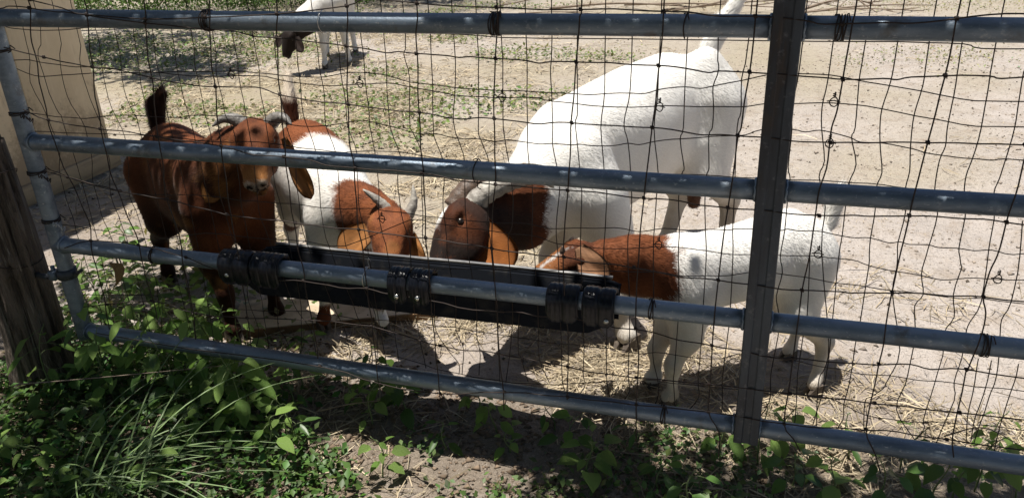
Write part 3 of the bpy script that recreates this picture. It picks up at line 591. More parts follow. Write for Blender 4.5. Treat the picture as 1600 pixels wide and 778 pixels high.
# ================================================================ shed wall
sh = empty("siding_shed", (-3.4, .9, 0)); tag(sh, "tan sided shed wall with a bare trim board along its foot, top left", "shed")
edges = [1.83, 1.38, .98, .58, .18, -.22, -.62]
for i in range(len(edges) - 1):
    m = MB(); m.box((-3.415, (edges[i] + edges[i + 1]) / 2, 1.26), (.022, edges[i] - edges[i + 1] - .007, 2.30), bev=.002); m.build("siding_panel", M_siding, sh)
m = MB(); m.box((-3.44, .605, 1.26), (.02, 2.44, 2.28)); m.box((-4.3, 1.815, 1.26), (1.70, .02, 2.28)); m.build("sheathing", M_board_edge, sh)
for i in range(4):
    m = MB(); m.box((-3.46 - .4 * i - .2, 1.838, 1.26), (.393, .018, 2.30), bev=.002); m.build("siding_panel", M_siding, sh)
m = MB(); m.box((-3.396, .62, .062), (.03, 2.46, .100), bev=.003); m.build("trim_board", M_trim, sh)
m = MB(); m.box((-4.3, .6, 2.44), (2.1, 2.9, .05)); m.build("roof", M_galv_dark, sh)

# ================================================================ plywood board on the ground
bo = empty("wooden_board", (-1.35, .52, 0)); tag(bo, "dusty plywood board lying flat under the front hooves left of the trough", "board")
A_ = np.array((-1.66, .37)); B_ = np.array((-1.02, .66)); d = unit(B_ - A_); nn = np.array((-d[1], d[0]))
pr_ = [A_, B_, B_ + nn * .13, A_ + nn * .22]
top_ = [(*p, .026) for p in pr_]; bt_ = [(*p, -.01) for p in pr_]
m = MB(); m.add(top_ + bt_, [(0, 1, 2, 3), (4, 7, 6, 5), (0, 4, 5, 1), (1, 5, 6, 2), (2, 6, 7, 3), (3, 7, 4, 0)]); m.build("plank", M_board, bo, smooth=False)
m = MB(); u_ = (A_ + B_) / 2 - nn * .003; th = math.atan2(d[1], d[0]); m.box((u_[0], u_[1], .008), (np.linalg.norm(B_ - A_), .006, .030), ((math.cos(th), -math.sin(th), 0), (math.sin(th), math.cos(th), 0), (0, 0, 1))); m.build("edge_strip", M_board_edge, bo, smooth=False)
for f_ in np.linspace(.08, .95, 7):
    p = A_ + d * f_ * np.linalg.norm(B_ - A_) + nn * .018; m = MB(); m.tube([(p[0], p[1], .0262), (p[0], p[1], .0275)], .003, 8); m.build("nail", M_wire, bo)

# ================================================================ leaves and plants
def leaf_mesh(name, w, fold, curl, pts=5, m_=None):
    V = []; n = pts
    for i in range(n + 1):
        t = i / n; ww = w * math.sin(math.pi * min(1, t * .93 + .07)) ** .75 * (1 - .35 * t) if 0 < i < n else (.02 if i == 0 else .0)
        z = curl * (t - t * t * 1.6)
        for s_ in (-1, 0, 1): V.append((t, s_ * ww, z + (fold * ww if s_ else 0) + (.02 * math.sin(9 * t) if s_ else 0)))
    F = []
    for i in range(n):
        for j in (0, 1): a = i * 3 + j; F.append((a, a + 3, a + 4, a + 1))
    me = bpy.data.meshes.new(name); me.from_pydata(V, [], F); me.update(); me.polygons.foreach_set("use_smooth", [True] * len(F)); me.materials.append(m_ or M_leaf)
    return me
LEAVES = [leaf_mesh("leaf", .30, .35, .12), leaf_mesh("leaf", .38, .25, .25), leaf_mesh("leaf", .24, .5, .05), leaf_mesh("leaf", .33, .2, .35), leaf_mesh("leaf", .30, .35, .12, 5, M_leaf_light), leaf_mesh("leaf", .40, .3, .3, 5, M_leaf_light), leaf_mesh("leaf", .34, .25, .2, 5, M_leaf_dark), leaf_mesh("leaf", .20, .4, .1, 5, M_leaf_dark)]
def place_leaf(root, p, d, nrm, size, k):
    d = Vector(d).normalized(); nrm = Vector(nrm); nrm = (nrm - d * nrm.dot(d)).normalized(); y = nrm.cross(d)
    o = bpy.data.objects.new("leaf", LEAVES[k]); col.objects.link(o); o.parent = root
    o.matrix_local = Matrix.Translation(Vector(p) - root.location) @ Matrix((d, y, nrm)).transposed().to_4x4() @ Matrix.Scale(size, 4)
    return o
def plant(x, y, h, nl, size, label, lean=(0, 0), z0=None, droop=.35, cat="weed", group="leafy weeds along the gate", spread=1.0, name="leafy_weed"):
    z = gz(x, y) if z0 is None else z0
    root = empty(name, (x, y, z)); tag(root, label, cat, group)
    n = 7; a0 = random.random() * 6.28; P = []
    for i in range(n + 1):
        t = i / n; P.append((x + lean[0] * t * t + .018 * math.sin(t * 4 + a0) * t, y + lean[1] * t * t + .018 * math.cos(t * 3 + a0) * t, z + h * (t - .12 * t * t)))
    P = catmull(P, 3); m = MB(); m.tube(P, np.linspace(.0026, .0010, len(P)), 5)
    pets = []; kinds = random.choice([(0, 1, 4, 5), (2, 4, 2, 0), (6, 1, 3, 6), (4, 5, 5, 3), (7, 2, 7, 4)])
    for i in range(nl):
        t = .22 + .78 * (i + .5 * random.random()) / nl; q = P[int(t * (len(P) - 1))]
        a = a0 + i * 2.4 + random.uniform(-.4, .4); el = random.uniform(-.1, .6) * (1 - droop) - droop * .4
        d = np.array((math.cos(a), math.sin(a), el)); pl = size * random.uniform(.3, .7) * spread
        e = q + unit(d) * pl; m.tube([q, (q + e) / 2 + (0, 0, .004), e], .0008, 4)
        d2 = np.array((math.cos(a), math.sin(a), el - droop)); s = size * random.uniform(.65, 1.25) * (1.1 - .3 * t)
        pets.append((e, d2, (random.uniform(-.3, .3), random.uniform(-.5, .1), 1), s, random.choice(kinds)))
    m.build("stem", M_stem, root)
    for a in pets: place_leaf(root, *a)
    return root

PL = [(-.98, .20, .19, 7, .085, "weed with long drooping leaves standing in front of the bottom rail below the board", (.0, -.04), .8),
      (-.85, -.15, .16, 9, .045, "low bushy weed with many small leaves at the bottom edge, left of the middle", (0, 0), .3),
      (-.73, .0, .09, 6, .045, "little weed with a pale bent stalk on the dry ground below the gate", (-.03, 0), .3),
      (-.34, -.02, .13, 10, .06, "round-leaved weed below the gate's bottom rail, straight under the trough's right end", (0, 0), .2),
      (-.41, .10, .12, 7, .05, "small shaded weed under the bottom rail behind the round-leaved one", (.02, 0), .3),
      (-.56, .03, .08, 6, .04, "tiny weed at the edge of the shade band under the trough", (0, 0), .3),
      (-1.26, .16, .24, 10, .06, "tall leafy weed against the bottom rail in front of the white and brown goat", (.02, -.02), .4),
      (-1.14, -.11, .17, 8, .055, "weed with rounded leaves on the dirt right of the grass tuft", (.03, 0), .3),
      (.075, .14, .26, 10, .06, "vine climbing the foot of the gate's centre brace", (-.01, -.05), .7),
      (.16, .08, .12, 7, .055, "dark weed at the foot of the centre brace, to its right", (.02, 0), .3),
      (.25, .05, .15, 7, .065, "weed with broad dark leaves under the bottom rail right of the centre brace", (0, 0), .4),
      (.35, .03, .20, 8, .06, "upright weed before the bottom rail between the brace and the picture's right edge", (-.02, 0), .5),
      (.47, .08, .17, 9, .065, "spreading dark weed near the bottom right corner", (.02, 0), .4),
      (.58, .16, .28, 10, .06, "vine tangled in the mesh over the bottom rail near the right edge", (.0, -.12), .6),
      (.67, .16, .18, 8, .06, "dark weed at the far right under the bottom rail", (0, 0), .4),
      (-.97, .04, .16, 9, .05, "weed with a pale upright stem, below the rail under the goat's white hoof", (.03, .0), .4),
      (-1.05, .10, .14, 8, .045, "small weed in the shade left of the pale-stemmed one", (0, 0), .3),
      (-1.52, .10, .27, 11, .075, "tall weed with big leaves rising over the bottom rail below the red-brown goat", (.03, -.03), .5),
      (-1.64, .02, .30, 10, .085, "big-leaved weed growing over the bottom rail right of the gate stile", (.0, -.02), .6),
      (-1.72, .12, .38, 10, .075, "climbing weed reaching up to the trough rail beside the stile", (.03, .0), .7),
      (-1.40, .02, .22, 10, .06, "leafy weed on the bottom rail's left third", (0, -.03), .4),
      (-.16, -.02, .10, 7, .05, "pale-leaved weed in straw at the bottom edge, right of the middle", (0, 0), .3),
      (-.08, -.06, .12, 6, .055, "weed half out of the bottom edge under the centre brace", (0, 0), .3),
      (-.25, .14, .13, 5, .045, "thin shaded weed leaning on the bottom rail under the kid's head", (.02, -.05), .5),
      (-.47, .16, .15, 6, .045, "thin weed leaning on the bottom rail left of the kid's head", (.0, -.06), .5)]
for x, y, h, nl, s, lab, lean, dr in PL: plant(x, y, h, nl, s, lab, lean=lean, droop=dr)
words = ["sprawling", "bushy", "leaning", "young", "broad-leaved", "narrow", "shaded", "sunlit"]
spots = []
rs = random.Random(5)
while len(spots) < 34:
    x = rs.uniform(-2.05, -1.12); y = rs.uniform(-.58, .14)
    if y > .1 - .55 * max(0, x + 1.5) and rs.random() < .6: continue
    if math.hypot(x + 1.25, y + .36) < .14: continue
    if all(math.hypot(x - a, y - b) > .085 for a, b in spots): spots.append((x, y))
TALL = [(-1.86, .02, "tall weed hugging the foot of the gate's end stile"), (-1.78, -.05, "tall weed just right of the stile, in front of the bottom rail"),
        (-1.58, -.02, "tall weed in front of the bottom rail, under the red-brown goat's chest"), (-1.48, .06, "tall weed against the bottom rail below the board's left corner"),
        (-1.34, .0, "tall weed in front of the bottom rail, under the trough's left hanger clips"), (-1.30, -.10, "tall weed rising just behind the tips of the grass tuft"),
        (-1.22, .05, "rightmost of the tall weeds crowding the bottom rail's left end"), (-1.95, -.10, "leftmost of the tall weeds, in front of the wooden post's foot"),
        (-1.66, .16, "tall weed inside the rail, between the stile and the red-brown goat's forelegs"), (-1.46, .18, "tall weed inside the rail beside the board's near left corner")]
for x, y, h, lab in [(-1.80, .12, .46, "tallest climbing weed between the stile and the first tie wire, reaching the trough rail"), (-1.66, .06, .42, "tall climbing weed reaching toward the trough rail left of the red-brown goat's forelegs"),
        (-1.52, .10, .38, "climbing weed in front of the red-brown goat's near foreleg"), (-1.90, .06, .40, "climbing weed wrapped beside the lower stile"), (-1.40, .14, .30, "climbing weed over the board's near left corner")]:
    plant(x, y, h, 12, .062, lab, lean=(random.uniform(-.06, .06), -.05), droop=.6, spread=1.3, group="tall weeds at the gate's left end")
for x, y, lab in TALL:
    plant(x, y, random.uniform(.22, .36), random.randint(9, 13), random.uniform(.05, .085), lab,
          lean=(random.uniform(-.05, .05), random.uniform(-.05, .02)), droop=random.uniform(.3, .7), group="tall weeds at the gate's left end")
THIN = [(-1.05, .20, .20, "thin weed inside the bottom rail below the board's right half"), (-.90, .12, .15, "thin weed at the rail below the trough's middle clips"),
        (-.70, .18, .13, "thin weed inside the rail on the sunlit straw under the trough"), (.30, .22, .16, "thin weed inside the rail on the sand, next right of the centre brace's vine"),
        (.42, .20, .20, "thin weed inside the rail in front of bare sand, midway between brace and right edge"), (.52, .10, .24, "thin weed just left of the vine tangled over the bottom rail"),
        (.63, .28, .22, "thin weed inside the mesh at the right edge of the picture"), (.12, .20, .20, "thin weed inside the rail hard against the right side of the centre brace"),
        (-.02, .16, .12, "thin weed inside the rail hard against the left side of the centre brace"), (-.62, .10, .14, "thin weed at the rail under the trough's right half")]
for x, y, h, lab in THIN:
    plant(x, y, h, random.randint(6, 9), random.uniform(.04, .065), lab, lean=(random.uniform(-.04, .04), random.uniform(-.06, -.01)), droop=random.uniform(.3, .7), group="thin weeds beside the bottom rail")
for x, y in spots:
    plant(x, y, random.uniform(.08, .20), random.randint(7, 11), random.uniform(.045, .07), "leafy green weed in the thicket at the foot of the wooden post",
          lean=(random.uniform(-.05, .05), random.uniform(-.05, .02)), droop=random.uniform(.1, .5), group="weeds in the bottom left thicket")
for x, y in ((-2.05, .45), (-2.2, .62), (-2.45, .75), (-1.95, .30), (-1.85, .45), (-2.35, .5), (-2.6, .95), (-1.80, .27), (-2.12, .28), (-2.3, .95), (-2.0, .75), (-1.98, .18), (-1.74, .36), (-2.22, .44), (-1.9, .6), (-2.5, .62), (-2.4, .3), (-1.7, .22), (-1.62, .28)):
    plant(x, y, random.uniform(.10, .22), 9, random.uniform(.05, .075), "green weed inside the pen between the shed and the gate stile", droop=.3, group="weeds between shed and stile")

# ground cover, uncountable
def cover(name, n, dens, lo, hi, size, hmax, colr, label, cat):
    P = scatter(n, dens, lo, hi); z = gh(P[:, 0], P[:, 1]) + rng.random(n) ** 1.5 * hmax + .004
    yaw = rng.random(n) * 6.283; pit = rng.normal(.1, .45, n); rol = rng.normal(0, .5, n); s = rng.uniform(*size, n)
    T = np.array([(0, 0, 0), (.45, -.30, .10), (.45, .30, .10), (1, 0, 0), (.5, 0, 0.02)]); f = np.array([(0, 1, 4), (1, 3, 4), (3, 2, 4), (2, 0, 4)])
    V = T[None] * s[:, None, None]; x, y, w = V[..., 0], V[..., 1], V[..., 2]
    cr, sr = np.cos(rol)[:, None], np.sin(rol)[:, None]; y, w = y * cr - w * sr, y * sr + w * cr
    cp, sp = np.cos(pit)[:, None], np.sin(pit)[:, None]; x, w = x * cp - w * sp, x * sp + w * cp
    ca, sa = np.cos(yaw)[:, None], np.sin(yaw)[:, None]; x, y = x * ca - y * sa, x * sa + y * ca
    V = np.stack([x, y, w], 2) + np.column_stack([P, z])[:, None]; F = (f[None] + (np.arange(n) * 5)[:, None, None]).reshape(-1, 3)
    c = np.array(colr) * rng.uniform(.55, 1.5, (n, 1)) * (1 + rng.normal(0, .12, (n, 3))); o = wmesh(name, V.reshape(-1, 3), F, M_leaf2, cols=np.repeat(np.clip(c, 0, 1), 5, 0), smooth=False); tag(o, label, cat, kind='stuff')
cover("ground_cover", 9000, lambda P: step(-.05 - P[:, 1] - .35 * (P[:, 0] + 1.3) + .2 * vnoise(P, 6, 90), .3) * step(-.85 - P[:, 0] + .2 * vnoise(P, 5, 91), .3), (-2.3, -.7), (-.6, .35), (.012, .034), .07, (.07, .14, .03), "low green weeds carpeting the bottom left corner", "ground cover")
cover("sparse_seedlings", 1500, lambda P: np.clip(vnoise(P, 5, 92) * 2 - .4, 0, 1), (-1.2, -.25), (.9, .28), (.01, .028), .04, (.09, .15, .04), "sparse green seedlings along the foot of the gate", "ground cover")
cover("pen_weeds", 17000, lambda P: np.clip(1.6 * g_(P, (-2.15, .55), (.5, .40)) + .8 * (vnoise(P, 1.4, 93) > .35) * (P[:, 1] > 2.4) * (P[:, 0] < -.8) + 2.0 * g_(P, (-4.9, 4.9), (.9, .6)) + 2 * g_(P, (-2.7, 3.4), (.28, .2)) + g_(P, (-6.5, 6.6), (2, .6)), 0, 1) * (P[:, 0] > -9), (-9, .3), (1.6, 7.8), (.015, .045), .05, (.16, .20, .06), "patches of low green weeds in the pen", "ground cover")
cover("dry_weed_patches", 2500, lambda P: np.clip(g_(P, (1.3, 5.3), (.5, .35)) + g_(P, (-1.3, 5.2), (.3, .25)) + g_(P, (1.6, 8.), (1.5, .5)) + .6 * g_(P, (.7, 5.), (.2, .2)), 0, 1), (-3, 4), (4, 9), (.012, .03), .03, (.26, .25, .11), "sparse yellow-green weed patches far back on the sand", "ground cover")

# grass tuft
gt = empty("grass_tuft", (-1.47, -.43, 0)); tag(gt, "arching pale green grass tuft at the bottom left", "grass tuft")
for i in range(44):
    a = random.gauss(.35, .75); L = random.uniform(.24, .52); x = -1.48 + random.gauss(0, .07); y = -.43 + random.gauss(0, .05)
    u = np.linspace(0, 1, 12); k_ = random.uniform(.25, .6); out = L * (u * k_ + (.95 - k_) * u * u); hgt = L * (random.uniform(.8, 1.15) * u - random.uniform(.45, .95) * u ** random.uniform(1.8, 2.6))
    P = np.column_stack([x + out * math.cos(a), y + out * math.sin(a), .0 + np.maximum(hgt, -.0)])
    w = random.uniform(.0014, .0030) * np.sqrt(np.clip(1 - u ** 2.2, 0, 1)) + .0003; s_ = np.array((-math.sin(a), math.cos(a), 0))
    V = []; 
    for j in range(12): V += [P[j] - s_ * w[j] + (0, 0, w[j] * .5), P[j], P[j] + s_ * w[j] + (0, 0, w[j] * .5)]
    F = [(j * 3 + q_, j * 3 + 3 + q_, j * 3 + 4 + q_, j * 3 + 1 + q_) for j in range(11) for q_ in (0, 1)]
    wmesh("grass_blade", V, F, M_grass, gt)

# loose dry stems and twigs
def twig(name, pts, r, label, cat, group=None, mat_=None, forks=0):
    P = catmull(pts, 5); root = empty(name, tuple(P[0])); tag(root, label, cat, group)
    m = MB(); m.tube(P, np.linspace(r, r * .35, len(P)), 6)
    for k in range(forks):
        i = int(len(P) * (.2 + .7 * (k + .5) / forks)); q = P[i]; a = random.uniform(0, 6.28); L = random.uniform(.15, .45)
        d = unit(P[min(i + 1, len(P) - 1)] - P[i]) + .9 * np.array((math.cos(a), math.sin(a), random.uniform(-.1, .35)))
        e = q + unit(d) * L; m.tube(catmull([q, (q + e) / 2 + np.random.default_rng(k).normal(0, .02, 3), e], 4), np.linspace(r * .55, r * .2, 9), 5)
    m.build("stem", mat_ or M_twig, root)
R_ = random.Random(9)
for i in range(12):
    x = R_.uniform(-3.4, .6); y = R_.uniform(7.0, 8.8); a = R_.uniform(-.6, .6); L = R_.uniform(.8, 1.9)
    twig("dead_branch", [(x, y, .03), (x + L * .5 * math.cos(a), y + L * .5 * math.sin(a), .10 + R_.uniform(0, .1)), (x + L * math.cos(a + .3), y + L * math.sin(a + .3), .04)], R_.uniform(.008, .018),
         "dry fallen branch in the brush lying at the far side of the pen", "branch", "fallen branches at the back", forks=4)
for pts, lab in (([(-1.95, -.2, .14), (-1.7, -.15, .17), (-1.35, -.05, .20)], "long green-grey stem slanting through the bottom left weeds"),
                 ([(-1.12, .0, .05), (-1.02, .01, .085), (-.93, .03, .10)], "bent pale twig under the bottom rail left of the picture's middle"),
                 ([(-.35, .08, .01), (-.22, .05, .04), (-.12, .09, .02)], "dry twig on the straw below the kid"),
                 ([(.5, .2, .12), (.56, .14, .20), (.66, .15, .15)], "dark tendril over the bottom rail at the far right"),
                 ([(-1.72, .05, .42), (-1.71, .03, .50), (-1.70, .01, .36), (-1.72, .0, .2)], "withered stem hanging from the trough rail beside the stile")):
    twig("loose_stem", pts, .0022, lab, "stem")
# withered leaf hanging by the stile
wl = empty("withered_leaf", (-1.70, -.01, .46)); tag(wl, "curled brown and yellow leaf hanging under the rail right of the stile", "leaf")
me = leaf_mesh("blade", .35, .6, .5); me.materials.clear(); me.materials.append(mat("withered leaf", (.17, .10, .045), .8, noise=[(30, (.30, .26, .07), .5, .65)])); o = bpy.data.objects.new("blade", me); col.objects.link(o); o.parent = wl; o.scale = (.085, .085, .085); o.rotation_euler = (.4, 1.45, .6)

# far bushes at the top left
def bush(x, y, r, h, n, label, c=(.10, .17, .035)):
    root = empty("bush", (x, y, 0)); tag(root, label, "bush", "bushes along the back of the pen")
    P = rng.normal(0, 1, (n, 3)); P = unitrows(P) * rng.random((n, 1)) ** .4 * (r, r, h * .5) * (1 + .25 * vnoise(P, 1.5, int(x * 9)))[:, None] + (x, y, h * .5); P[:, 2] = np.abs(P[:, 2])
    yaw = rng.random(n) * 6.28; s = rng.uniform(.02, .05, n); pit = rng.normal(0, .6, n)
    d = np.column_stack([np.cos(yaw) * np.cos(pit), np.sin(yaw) * np.cos(pit), np.sin(pit)]); t = unitrows(np.cross(d, rng.normal(0, 1, (n, 3)))) * .32
    V = np.stack([P, P + (d * .5 + t) * s[:, None], P + d * s[:, None], P + (d * .5 - t) * s[:, None]], 1).reshape(-1, 3)
    F = np.arange(4 * n).reshape(-1, 4); cc = np.array(c) * rng.uniform(.5, 1.6, (n, 1)); wmesh("leaves", V, F, M_leaf2, root, cols=np.repeat(cc, 4, 0), smooth=False)
    m = MB()
    for k in range(6): a = k * 1.05; m.tube([(x, y, 0), (x + r * .4 * math.cos(a), y + r * .4 * math.sin(a), h * .5), (x + r * .7 * math.cos(a), y + r * .7 * math.sin(a), h * .8)], .006, 5)
    m.build("stems", M_twig, root)
for i, (x, y, r, h, lab) in enumerate(((-8.6, 6.7, .8, .6, "low green bush at the back left beside the shed"), (-7.4, 7.1, .9, .6, "sunlit green bush behind the shed corner"), (-6.2, 7.5, .9, .5, "green bush left of the far grazing goat"),
        (-5.2, 8.0, .8, .45, "darker green bush straight behind the far goat"), (-9.8, 6.8, .8, .7, "green bush mostly hidden behind the shed"))):
    bush(x, y, r, h, 6500, lab)

# ================================================================ shade trees (crowns above the picture, their shade falls in it; the last is added to dim the skylight)
SHX, SHY = -SUN_DIR.x / SUN_DIR.z, -SUN_DIR.y / SUN_DIR.z
def tree(base, label, clumps, leaf=.055, trunk_r=.12, fork_z=1.9):
    """clumps: (ground x, ground y, radius, leaves, height) - crown lobes over the spots they shade"""
    root = empty("shade_tree", (*base, 0)); tag(root, label, "tree")
    tb = np.array((*base, -.05)); fk = np.array((base[0] + .1, base[1] + .05, fork_z)); m = MB()
    m.tube(catmull([tb, (tb + fk) / 2 + (.05, .03, 0), fk], 8), np.linspace(trunk_r * 1.25, trunk_r * .75, 17), 14); tk = m.build("trunk", M_bark, root)
    lm = MB(); LV = []; 
    for gx_, gy_, r, n, z in clumps:
        c = np.array((gx_ - SHX * z, gy_ - SHY * z, z)); lm.tube(catmull([fk - (0, 0, .2), (fk + c) / 2 + (0, 0, .25), c], 6), np.linspace(trunk_r * .35, .012, 13), 7)
        nt = max(4, n // 14)
        for k in range(nt):
            o_ = rng.normal(0, 1, 3); o_ = o_ / np.linalg.norm(o_) * r * rng.random() ** .5 * np.array((1, 1, .55)); q = c + o_
            if k % 3 == 0: lm.tube([c, (c + q) / 2 + (0, 0, .04), q], .006, 4)
            L_ = q + rng.normal(0, .07, (14, 3)); LV.append(L_)
    lm.build("limbs", M_bark, tk)
    P = np.vstack(LV); n = len(P); d = unitrows(rng.normal(0, 1, (n, 3)) * (1, 1, .5)); t = unitrows(np.cross(d, rng.normal(0, .35, (n, 3)) + (0, 0, 1))) * .36; s = rng.uniform(.7, 1.3, n)[:, None] * leaf
    V = np.stack([P, P + (d * .45 + t) * s, P + d * s, P + (d * .45 - t) * s], 1).reshape(-1, 3); F = np.arange(4 * n).reshape(-1, 4)
    wmesh("crown", V, F, M_leaf2, root, cols=np.repeat(np.array((.06, .12, .03)) * rng.uniform(.6, 1.4, (n, 1)), 4, 0), smooth=False)
tree((-4.3, -1.9), "shade tree left of the gate whose crown hangs over it", [(-2.45, .30, .50, 420, 2.9), (-2.0, .55, .34, 560, 2.7), (-2.3, -.5, .7, 950, 3.0), (-1.55, -.45, .45, 520, 2.6), (-1.35, .12, .3, 420, 2.8), (-1.75, -.02, .35, 430, 2.8)])
tree((1.9, -2.6), "shade tree behind the camera whose low limb shades the foot of the gate", [(-.25, .02, .22, 330, 2.5), (.15, .0, .22, 360, 2.5), (.55, .02, .28, 420, 2.6), (.5, -.45, .4, 600, 2.7), (.75, .1, .2, 150, 2.6)])
tree((-9.5, 5.2), "spreading tree at the back left shading the far goat", [(-6.4, 4.9, 1.1, 2600, 3.4), (-5.0, 4.4, .8, 1500, 3.3), (-4.5, 3.9, .5, 700, 3.2), (-5.3, 6.4, 1.2, 2000, 3.6), (-4.3, 8.6, 1.1, 2600, 3.6)], leaf=.07, trunk_r=.2, fork_z=2.2)

tree((.6, -4.6), "unseen leafy tree added behind the camera to close off sky light on that side", [(-3.6, -3.0, 1.1, 2600, 3.2), (-2.2, -3.2, 1.1, 2600, 3.0), (-.8, -3.0, 1.1, 2600, 3.1), (.6, -3.2, 1.1, 2600, 3.0), (2.0, -3.0, 1.1, 2600, 3.2), (-3.0, -4.2, 1.2, 2200, 2.0), (-1.2, -4.4, 1.2, 2200, 2.0), (.8, -4.4, 1.2, 2200, 1.9), (2.6, -4.2, 1.2, 2200, 2.0), (-2.6, -2.1, .7, 1400, 3.6), (-1.0, -1.9, .6, 1300, 3.6), (.6, -1.6, .7, 1300, 3.6), (2.2, -1.6, .8, 1300, 3.5)], leaf=.12, trunk_r=.22, fork_z=2.3)  # unseen tree, added to cut sky fill on camera-facing sides

# ================================================================ goats
class SDF:
    """signed distance grid, smooth union of shaped lofts and tapered capsules, meshed with surface nets"""
    def __init__(s, lo, hi, h):
        s.h = h; s.lo = np.array(lo, float); s.n = np.ceil((np.array(hi) - s.lo) / h).astype(int) + 1
        s.d = np.full(s.n, 0.5, np.float32); s.prims = []
    def _region(s, lo, hi):
        a = np.maximum(((np.array(lo) - s.lo) / s.h).astype(int), 0); b = np.minimum(((np.array(hi) - s.lo) / s.h).astype(int) + 2, s.n)
        if np.any(b <= a): return None, None
        ax = [s.lo[i] + np.arange(a[i], b[i]) * s.h for i in range(3)]
        G = np.stack(np.meshgrid(*ax, indexing='ij'), -1)
        return (slice(a[0], b[0]), slice(a[1], b[1]), slice(a[2], b[2])), G
    def add(s, f, lo, hi, k=0.03, group=0, sub=False):
        m = k + 2 * s.h
        sl, G = s._region(np.array(lo) - m, np.array(hi) + m)
        if sl is None: return
        d = f(G.reshape(-1, 3)).reshape(G.shape[:3]).astype(np.float32)
        c = s.d[sl]
        if sub:
            d = -d; hh = np.maximum(k - np.abs(c - d), 0) / k; s.d[sl] = np.maximum(c, d) + hh * hh * k * 0.25
        else:
            hh = np.maximum(k - np.abs(c - d), 0) / k; s.d[sl] = np.minimum(c, d) - hh * hh * k * 0.25
            s.prims.append((f, group))
    def capsule(s, a, b, ra, rb, k=0.03, group=0, squash=None, sub=False):
        a = np.array(a, float); b = np.array(b, float); ab = b - a; L2 = max(ab @ ab, 1e-9)
        def f(P):
            q = P - a
            if squash is not None:
                n, sc = squash; n = np.array(n); q = q + np.outer((q @ n) * (1 / sc - 1), n)
            t = np.clip(q @ ab / L2, 0, 1)
            return np.linalg.norm(q - t[:, None] * ab, axis=1) - (ra + (rb - ra) * t)
        r = max(ra, rb)
        s.add(f, np.minimum(a, b) - r, np.maximum(a, b) + r, k, group, sub)
    def chain(s, pts, rs, k=0.02, group=0, squash=None):
        for i in range(len(pts) - 1): s.capsule(pts[i], pts[i + 1], rs[i], rs[i + 1], k, group, squash)
    def ellip(s, c, R, axes=None, k=0.02, group=0, sub=False):
        c = np.array(c, float); R = np.array(R, float); A = np.eye(3) if axes is None else np.array(axes)
        def f(P):
            q = (P - c) @ A.T; k0 = np.linalg.norm(q / R, axis=1); k1 = np.linalg.norm(q / (R * R), axis=1)
            return k0 * (k0 - 1) / np.maximum(k1, 1e-6)
        m = R.max(); s.add(f, c - m, c + m, k, group, sub)
    def loft(s, a, b, up, ts, w, top, bot, k=0.03, group=0, bend=None):
        a = np.array(a, float); b = np.array(b, float); L = np.linalg.norm(b - a); ax = (b - a) / L
        up = unit(np.array(up, float) - ax * (np.array(up) @ ax)); lat = np.cross(up, ax)
        def f(P):
            q = P - a; t = (q @ ax) / L; tc = np.clip(t, ts[0], ts[-1]); over = np.abs(t - tc) * L
            u = q @ lat; v = q @ up
            if bend is not None: v = v - np.interp(tc, ts, bend)
            W = np.interp(tc, ts, w); H = np.where(v > 0, np.interp(tc, ts, top), np.interp(tc, ts, bot))
            rho = ((np.abs(u) / W) ** 2.25 + (np.abs(v) / H) ** 2.25) ** (1 / 2.25)
            d = (rho - 1) * np.minimum(W, H)
            return np.where(over > 0, np.sqrt(np.maximum(d, 0) ** 2 + over ** 2), d)
        m = max(max(w), max(top), max(bot)) + 0.03
        s.add(f, np.minimum(a, b) - m, np.maximum(a, b) + m, k, group)
    def groupdist(s, P, groups):
        r = {g: np.full(len(P), 9.0) for g in groups}
        for f, g in s.prims:
            if g in r: r[g] = np.minimum(r[g], f(P))
        return r
    def mesh(s):
        d = s.d; n = s.n; c = [d[i:n[0] - 1 + i, j:n[1] - 1 + j, k:n[2] - 1 + k] for i in (0, 1) for j in (0, 1) for k in (0, 1)]
        ins = sum((x < 0).astype(np.int8) for x in c); act = (ins > 0) & (ins < 8)
        idx = np.full(act.shape, -1, np.int64); I = np.argwhere(act); idx[act] = np.arange(len(I))
        cv = np.stack([x[act] for x in c], 1)
        off = np.array([(i, j, k) for i in (0, 1) for j in (0, 1) for k in (0, 1)], float)
        E = [(a, b) for a in range(8) for b in range(a + 1, 8) if np.abs(off[a] - off[b]).sum() == 1]
        acc = np.zeros((len(I), 3)); cnt = np.zeros(len(I))
        for a, b in E:
            da, db = cv[:, a], cv[:, b]; m = (da < 0) != (db < 0)
            t = np.where(m, da / np.where(m, da - db, 1), 0)
            acc += m[:, None] * (off[a] + t[:, None] * (off[b] - off[a])); cnt += m
        V = s.lo + (I + acc / cnt[:, None]) * s.h
        Fs = []
        for ax in range(3):
            o1, o2 = [x for x in range(3) if x != ax]
            sl0 = [slice(1, n[i] - 1) for i in range(3)]; sl0[ax] = slice(0, n[ax] - 1)
            sl1 = list(sl0); sl1[ax] = slice(1, n[ax])
            s0 = d[tuple(sl0)] < 0; s1 = d[tuple(sl1)] < 0
            X = np.argwhere(s0 != s1); flip = s0[s0 != s1]
            base = X.copy(); base[:, o1] += 1; base[:, o2] += 1
            def cell(p, q):
                c_ = base.copy(); c_[:, o1] -= p; c_[:, o2] -= q; return idx[c_[:, 0], c_[:, 1], c_[:, 2]]
            Q = np.stack([cell(0, 0), cell(1, 0), cell(1, 1), cell(0, 1)], 1)
            if ax == 1: flip = ~flip
            Q[flip] = Q[flip][:, ::-1]
            Fs.append(Q[:, ::-1])
        F = np.vstack(Fs); F = F[(F >= 0).all(1)]
        return V, F

